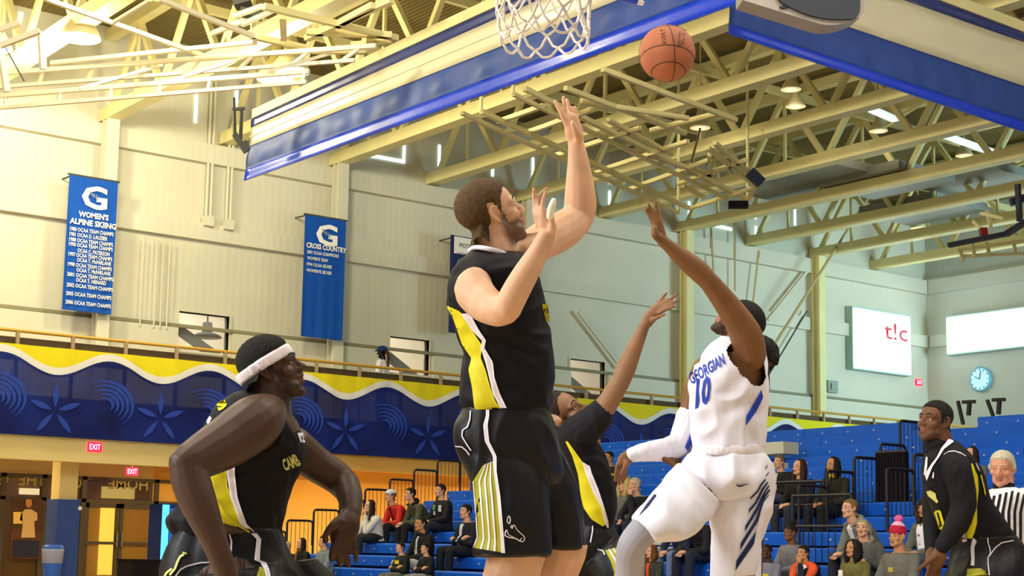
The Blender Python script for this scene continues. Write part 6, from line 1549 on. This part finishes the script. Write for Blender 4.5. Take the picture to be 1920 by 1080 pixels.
def hair_mesh(pose, style):
    key = (pose, style)
    if key in HAIRS: return HAIRS[key]
    P_ = POSES[pose]; H = P_['head']; short = [(0, .066), (45, .060), (64, .042), (74, -.005), (84, -.010), (90, .024), (106, .026), (114, -.030), (180, -.060)]; full = [(0, .062), (40, .050), (60, .02), (74, -.04), (100, -.07), (180, -.11)]
    tmp = bpy.data.objects.new('tmp', None); COL.objects.link(tmp)
    if style == 'short': o = H.hair(tmp, P_['T'], None, short, .012, amp=.004, na=72, ne=44, freq=60)
    elif style == 'crop': o = H.hair(tmp, P_['T'], None, short, .006, amp=.002, na=72, ne=44, freq=60)
    else: o = H.hair(tmp, P_['T'], None, full, .016, amp=.006, na=72, ne=44, freq=50)
    me = o.data; bpy.data.objects.remove(o)
    if style in ('long', 'curly', 'bun'):
        p = Prims(); p.v = [tuple(v.co) for v in me.vertices]; p.f = []
        b = Prims(); ax = (H.x, H.y, H.z)
        if style == 'bun': b.ell(H.W(0, -.04, .15), ax, (.05, .05, .045)); b.ell(H.W(0, -.02, .05), ax, (.08, .098, .08))
        else:
            b.ell(H.W(0, -.028, .045), ax, (.086, .092, .088)); L = -.26 if style == 'long' else -.17; r = .036 if style == 'long' else .05
            for x, y in ((.075, .0), (-.075, .0), (.06, -.06), (-.06, -.06), (0, -.085)): b.chain([(H.W(x * .8, y * .8, .06), r), (H.W(x * 1.05, y, -.05), r * 1.05), (H.W(x * 1.1, y + .012, L * .6), r), (H.W(x, y + .03, L), r * .5)], k=10, n=3)
        me = b.mesh('hair_mass', .010, 2); wrinkle(me, .006 if style == 'long' else .012, (40, 40, 8) if style == 'long' else (45, 45, 45), 2)
    bpy.data.objects.remove(tmp); HAIRS[key] = me; return me
def put(name, me, m, parent, M_):
    o = bpy.data.objects.new(name, me); COL.objects.link(o)
    if not me.materials: me.materials.append(None)
    o.material_slots[0].link = 'OBJECT'; o.material_slots[0].material = m
    o.parent = parent; return o
SK = {'f': skin('spectator_fair_skin', '#dba684'), 't': skin('spectator_tan_skin', '#c08a5e'), 'b': skin('spectator_brown_skin', '#7d4f2e'), 'd': skin('spectator_dark_skin', '#4e3020')}
def cm(c): return mat('garment_' + c.strip('#'), c, .75, .25, noise=.15, nscale=9, bump=.3, bscale=120)
def hm(c): return mat('hair_' + c.strip('#'), c, .7, .25, noise=.3, nscale=60, bump=.8, bscale=200)
def spectator(px, py, label, pose='lap', skn='f', hair=('short', '#1c140e'), top='#1a1a1e', legs='#1b1d28', turn=0.0, k=None, extra=(), sc=1.0, group='seated spectators'):
    r = _ray(px, py); best = None
    for kk in range(-1, NR):
        X = BX0 + RUN * kk + .40; d = X / r.x; hz = CAM.z + d * r.z; e = abs(hz - (seatz(kk) + .845 * sc))
        if best is None or e < best[0]: best = (e, kk, d, hz)
    kk = best[1] if k is None else k
    X = BX0 + RUN * kk + .46; d = X / r.x; loc = CAM + r * d; hz = loc.z
    P_ = POSES[pose]; toph = P_['head'].c.z + .128
    s = max(.78, min(1.12, (hz - seatz(kk)) / toph))
    p = Vector((X, loc.y, seatz(kk) + .004)); t = thing('person', p, label, 'person', group)
    t.rotation_euler = (0, 0, math.radians(90 + turn)); t.scale = (s, s, s)       # +Y local -> towards the court
    put('body', P_['body'], SK[skn], t, None); put('top', P_['top'], cm(top), t, None); put('trousers', P_['trousers'], cm(legs), t, None); put('shoes', P_['shoes'], cm('#202024'), t, None); put('eyes', P_['eyes'], mat('spectator_eyes', '#1a120e', .3), t, None)
    if hair: put('hair', hair_mesh(pose, hair[0]), hm(hair[1]), t, None)
    H = P_['head']
    for e in extra:
        key = (pose,) + e[:1] + tuple(e[2:])
        if e[0] == 'cap':
            b = Prims(); ax = (H.x, H.y, H.z); b.ell(H.W(0, -.005, .065), ax, (.086, .106, .07)); b.chain([(H.W(-.04, .09, .055), .012), (H.W(0, .13, .05), .014), (H.W(.04, .09, .055), .012)], n=3); o = put('cap', b.mesh('cap', .009, 2), cm(e[1]), t, None)
        elif e[0] == 'beanie':
            b = Prims(); ax = (H.x, H.y, H.z); b.ell(H.W(0, -.008, .066), ax, (.088, .108, .082)); put('beanie', b.mesh('beanie', .009, 2), cm(e[1]), t, None)
            if len(e) > 2:
                b = Prims(); b.ell(H.W(0, -.01, .10), ax, (.072, .086, .07)); put('beanie_crown', b.mesh('beanie_crown', .009, 2), cm(e[2]), t, None)
                b = Prims(); b.ell(H.W(0, -.02, .195), ax, (.045, .045, .04)); q = b.mesh('pompom', .008, 1); wrinkle(q, .008, (70, 70, 70), 3); put('pompom', q, cm(e[3]), t, None)
        elif e[0] == 'shirt':      # light shirt front showing between the jacket flaps
            T = bvh(P_['top']); b = MB(); n = 8; w0, w1 = e[2], e[3]
            for i in range(n + 1):
                z = .52 - (.52 - .16) * i / n; ww = w0 + (w1 - w0) * i / n
                for x in (-ww, 0, ww):
                    h = T.ray_cast(Vector((x, 1.2, z)), Vector((0, -1, 0))); y = (h[0].y if h[0] else .1) + .006; b.v.append((x, y, z))
            for i in range(n):
                for j in (0, 1): a = i * 3 + j; b.f.append((a, a + 3, a + 4, a + 1))
            put('shirt_front', (lambda bb: (lambda m_: (m_.from_pydata(bb.v, [], bb.f), m_.update(), m_)[2])(bpy.data.meshes.new('shirt_front')))(b), cm(e[1]), t, None)
        elif e[0] == 'scarf':
            b = Prims(); sh = H.c + Vector((0, -.02, -.16)); pts = [(sh + Vector((.085 * math.sin(a), .075 * math.cos(a), .02 * math.cos(a * 2))), .03) for a in np.linspace(0, 5.6, 9)]; b.chain(pts, n=3); b.chain([(sh + Vector((.02, .09, 0)), .03), (sh + Vector((.03, .12, -.12)), .032), (sh + Vector((.03, .13, -.22)), .03)], n=3); put('scarf', b.mesh('scarf', .009, 2), cm(e[1]), t, None)
        elif e[0] == 'hood':
            b = Prims(); sh = H.c + Vector((0, -.06, -.14)); b.chain([(sh + Vector((.085, .08, -.05)), .016), (sh + Vector((.09, -.02, .0)), .035), (sh + Vector((0, -.07, .03)), .055), (sh + Vector((-.09, -.02, .0)), .035), (sh + Vector((-.085, .08, -.05)), .016)], n=3); put('hood', b.mesh('hood', .010, 2), cm(e[1]), t, None)
        elif e[0] == 'print':      # flat chest print
            T = bvh(P_['top']); b = MB(); n = 6; cx, cz, ww, hh = e[2:6]
            for i in range(n + 1):
                for j in range(n + 1):
                    x, z = cx + ww * (j / n - .5), cz + hh * (i / n - .5); h = T.ray_cast(Vector((x, 1.2, z)), Vector((0, -1, 0))); b.v.append((x, (h[0].y if h[0] else .1) + .006, z))
            for i in range(n):
                for j in range(n): a = i * (n + 1) + j; b.f.append((a, a + 1, a + n + 2, a + n + 1))
            m_ = bpy.data.meshes.new('chest_print'); m_.from_pydata(b.v, [], b.f); m_.update(); put('chest_print', m_, cm(e[1]), t, None)
        elif e[0] == 'phone':
            m_ = MB().box((-.11, .43, .28), (-.04, .442, .42)); mm = bpy.data.meshes.new('phone'); mm.from_pydata(m_.v, [], m_.f); put('phone', mm, cm(e[1]), t, None)
        elif e[0] == 'vest':       # contrast shoulder yoke
            b = Prims()
            for q in (-1, 1): b.chain([(H.c + Vector((q * .09, -.02, -.17)), .058), (H.c + Vector((q * .17, -.03, -.23)), .074), (H.c + Vector((q * .16, .06, -.36)), .055), (H.c + Vector((q * .13, .08, -.46)), .04)], n=3)
            put('jacket_yoke', b.mesh('jacket_yoke', .010, 2), cm(e[1]), t, None)
    return t
S = spectator
S(543, 1017, 'fair-haired spectator in pale top beside the headband player, far left of the bleacher', 'lap', 'f', ('short', '#b09a70'), '#2a2c38', extra=(('shirt', '#b8c4dc', .05, .05),))
S(570, 1009, 'dark-haired woman in black jacket beside the headband player\'s hand', 'lap', 'f', ('long', '#2a1a10'), '#1a181c', extra=(('scarf', '#6a5a30'),))
S(612, 1004, 'spectator in grey sleeves behind the headband player\'s hanging hand', 'lap', 'f', ('short', '#3a2a1a'), '#7c8890')
S(707, 938, 'woman with long dark hair and white sweater resting her chin on her hand', 'chin', 'f', ('long', '#2c1a12'), '#d6d4cc', '#23282c')
S(757, 919, 'man in red jacket and white cap in the upper left bleacher row', 'lean', 'f', ('short', '#4a3a2c'), '#c62a20', '#17171b', extra=(('cap', '#d0d4d8'), ('shirt', '#181418', .025, .02)))
S(797, 915, 'man in olive jacket with dark hood between the red and the black jackets', 'lean', 'f', ('short', '#1c1612'), '#4a4a34', '#18181c', -8, extra=(('hood', '#1c1a1e'),))
S(832, 907, 'man in black jacket with green and white patches on the chest', 'lap', 'f', ('short', '#241a14'), '#16161a', '#22252e', extra=(('print', '#5aa060', .07, .42, .10, .09), ('print', '#c8ccd8', -.10, .40, .06, .11), ('print', '#b0b8c0', .06, .32, .09, .07)))
S(796, 968, 'man in open black jacket and white shirt one row below the olive jacket', 'lap', 't', ('crop', '#1a1410'), '#17171b', '#c6c2cc', extra=(('shirt', '#d6dae2', .05, .03), ('scarf', '#20201c')))
S(879, 945, 'man in dark suit and pale shirt beside the jumping player\'s shorts', 'fold', 'f', ('short', '#17110e'), '#1c1e28', '#1a1c26', extra=(('shirt', '#c4d0de', .045, .01),))
S(755, 1016, 'man in dark green hooded sweatshirt with a yellow print', 'fold', 'f', ('short', '#15100c'), '#18261c', '#6a6a64', extra=(('print', '#d8c430', .0, .40, .17, .08),))
S(801, 1032, 'boy in black top with folded arms, lowest of the left group', 'fold', 'f', ('short', '#15100c'), '#1a1a1c', '#8a8a88')
S(1147, 846, 'spectator in dark top seated high behind the white sleeve', 'lap', 't', ('crop', '#1a120c'), '#14141a')
S(1176, 894, 'blonde woman in grey top below the white sleeve', 'lap', 'f', ('curly', '#cbb46a'), '#6c6a66', '#23242c')
S(1206, 895, 'older man with white hair and dark jacket, hand at his mouth', 'chin', 'f', ('crop', '#b4ac9c'), '#1b1d26', '#232a3c')
S(1226, 1022, 'smiling woman with curly brown hair, dark coat and orange scarf', 'lap', 'f', ('curly', '#6a4220'), '#3a3a36', '#2c2e34', extra=(('shirt', '#d8481e', .04, .03),))
S(1290, 950, 'spectator in navy jacket and blue jeans behind the airborne player\'s thigh', 'lean', 'f', ('short', '#2a1c14'), '#1d2740', '#6d7fa6')
S(1326, 945, 'spectator in black jacket behind the airborne player\'s shorts', 'lean', 'f', ('short', '#2a1c14'), '#1a1a20', '#24283a')
S(1466, 853, 'man in black jacket at the left of the trio behind the guard rail', 'lap', 'f', ('short', '#6a5638'), '#1c1b1c', '#4a5266', extra=(('shirt', '#b8bc98', .03, .01),))
S(1504, 861, 'woman with long brown hair and black jacket in the middle of the trio', 'lap', 'f', ('long', '#3a2018'), '#17161a', '#2a2c38')
S(1567, 857, 'woman with dark hair and yellow scarf at the right of the trio', 'lap', 't', ('long', '#17100e'), '#2c2c1e', '#1a1a20', extra=(('scarf', '#b89a28'),))
S(1632, 932, 'smiling man in grey jacket and white shirt below the black aisle screen', 'lean', 'f', ('crop', '#7a6038'), '#76766e', '#33353c', -14, extra=(('shirt', '#ece6ea', .06, .03), ('hood', '#8c8a80')))
S(1622, 972, 'grey-haired man in grey jacket turned to the left', 'hold', 'f', ('crop', '#9c9274'), '#5c5c58', '#30323a', 22, extra=(('hood', '#8a887c'),))
S(1690, 985, 'spectator in red and pink pompom hat and grey coat', 'lap', 't', None, '#6c6a62', '#2a2c34', extra=(('beanie', '#b81e38', '#f0b8cc', '#e0609c'), ('print', '#c0b050', .03, .36, .07, .05)))
S(1742, 935, 'curly-haired woman in dark beanie, white shirt and grey cardigan', 'lap', 't', ('curly', '#3c2014'), '#66665c', '#4c4e58', extra=(('beanie', '#241a1c'), ('shirt', '#eeeaf2', .085, .08)))
S(1487, 984, 'girl with hair bun in grey sweater', 'lap', 'b', ('bun', '#1a1210'), '#77767a', '#3a3c48')
S(1443, 1020, 'girl in grey T-shirt with yellow print and blue hairband', 'lap', 'd', ('crop', '#171010'), '#7c7c8a', '#2c2e3c', extra=(('print', '#d4c238', .0, .34, .20, .06), ('print', '#e6e6ea', .05, .44, .04, .03)))
S(1520, 1022, 'girl in orange-red shouldered jacket and white T-shirt', 'chin', 't', ('short', '#1c1410'), '#1d2030', '#2c2e3a', extra=(('vest', '#e2562c'), ('shirt', '#efe9ee', .09, .09)))
S(1607, 1012, 'dark-haired woman in olive coat holding up a white phone', 'hold', 't', ('curly', '#1c1410'), '#6e6838', '#2c2c30', extra=(('phone', '#ece8e6'),))
S(1826, 838, 'dark-haired spectator in grey coat behind the right player\'s shoulder', 'lap', 'f', ('long', '#2a1612'), '#6a665e', '#3a3c44')
# items on the benches
p = VX(1560, 1040, BX0 + RUN * 3 + .3)
b = Prims(); 
for q in ((0, 0, 0, .13), (.02, .16, -.02, .11), (.0, -.15, -.03, .10)): b.ell(p + Vector(q[:3]), (Vector((1, 0, 0)), Vector((0, 1, 0)), Vector((0, 0, 1))), (q[3], q[3] * 1.2, q[3] * .8))
me = b.mesh('folded_coat', .012, 2); wrinkle(me, .015, (20, 20, 20), 4); o = link('folded_coat', me, cm('#5a3c1e')); tag(o, 'brown furry coat lying on the bench behind the orange-shouldered girl', 'coat')
o = MB().box(VX(1632, 1050, 16.9), VX(1632, 1050, 16.9) + Vector((.22, -.55, .03))).build('paper_tray', cm('#e8e4e0')); tag(o, 'white paper tray on the lap of the woman with the phone', 'tray')

# walker on the upper walkway
p = VY(716, 690, 32.2)
t = thing('person', (p.x, 32.2, 3.85), 'woman in white T-shirt and blue cap walking on the upper walkway', 'person')
zt_ = VY(717, 649, 32.2).z; hh = zt_ - 3.85; s = hh / 1.70; base = Vector((p.x, 32.2, 3.85))
H = Head(base + Vector((0, 0, 1.575)) * s, (-.6, .75, -.1), (0, 0, 1), s); b = Prims(); H.prims(b, detail=False)
X, Y = Vector((.75, .6, 0)).normalized(), Vector((-.6, .75, 0)).normalized()
def B_(x, y, z): return base + (X * x + Y * y + Vector((0, 0, z))) * s
b.chain([(B_(0, -.01, 1.54), .05 * s), (B_(0, -.02, 1.42), .055 * s)], n=3)
b.loft([(B_(0, 0, .86), X * .15 * s, Y * .1 * s), (B_(0, 0, 1.1), X * .13 * s, Y * .09 * s), (B_(0, 0, 1.3), X * .15 * s, Y * .1 * s), (B_(0, 0, 1.41), X * .12 * s, Y * .07 * s)], n=3)
for q in (-1, 1):
    b.chain([(B_(q * .16, 0, 1.36), .045 * s), (B_(q * .22, .02, 1.1), .036 * s), (B_(q * .2, .14, .92), .026 * s), (B_(q * .19, .2, .86), .03 * s)], n=3); b.chain([(B_(q * .08, 0, .9), .08 * s), (B_(q * .08, q * .08, .48), .055 * s), (B_(q * .08, q * .02, .06), .035 * s), (B_(q * .08, q * .02 + .1, .035), .034 * s)], n=3)
link('body', b.mesh('body', .012, 2), SK['f'], t)
p_ = Prims(); p_.loft([(B_(0, 0, .88), X * .17 * s, Y * .12 * s), (B_(0, 0, 1.1), X * .155 * s, Y * .11 * s), (B_(0, 0, 1.3), X * .175 * s, Y * .115 * s), (B_(0, 0, 1.42), X * .13 * s, Y * .08 * s)], n=3)
for q in (-1, 1): p_.chain([(B_(q * .15, 0, 1.36), .062 * s), (B_(q * .2, .01, 1.16), .055 * s)], n=3)
link('white_tshirt', p_.mesh('white_tshirt', .012, 2), cm('#ece8ec'), t)
p_ = Prims(); p_.chain([(B_(0, 0, .9), .15 * s), (B_(0, 0, .84), .15 * s)], n=2)
for q in (-1, 1): p_.chain([(B_(q * .08, 0, .88), .09 * s), (B_(q * .08, q * .08, .48), .068 * s), (B_(q * .08, q * .02, .08), .055 * s)], n=3)
link('trousers', p_.mesh('trousers', .012, 2), cm('#26262e'), t)
ax = (H.x, H.y, H.z); p_ = Prims(); p_.ell(H.W(0, -.005, .06), ax, (.088 * s, .108 * s, .075 * s)); p_.chain([(H.W(-.04, .09, .05), .012 * s), (H.W(0, .14, .045), .014 * s), (H.W(.04, .09, .05), .012 * s)], n=3); link('cap', p_.mesh('cap', .010, 2), cm('#1c2c6a'), t)
p_ = Prims(); p_.chain([(H.W(0, -.09, .0), .045 * s), (H.W(0, -.12, -.06), .04 * s), (H.W(0, -.11, -.2), .032 * s), (H.W(0, -.10, -.3), .018 * s)], n=3); link('ponytail', p_.mesh('ponytail', .010, 2), hm('#4a2c1a'), t)
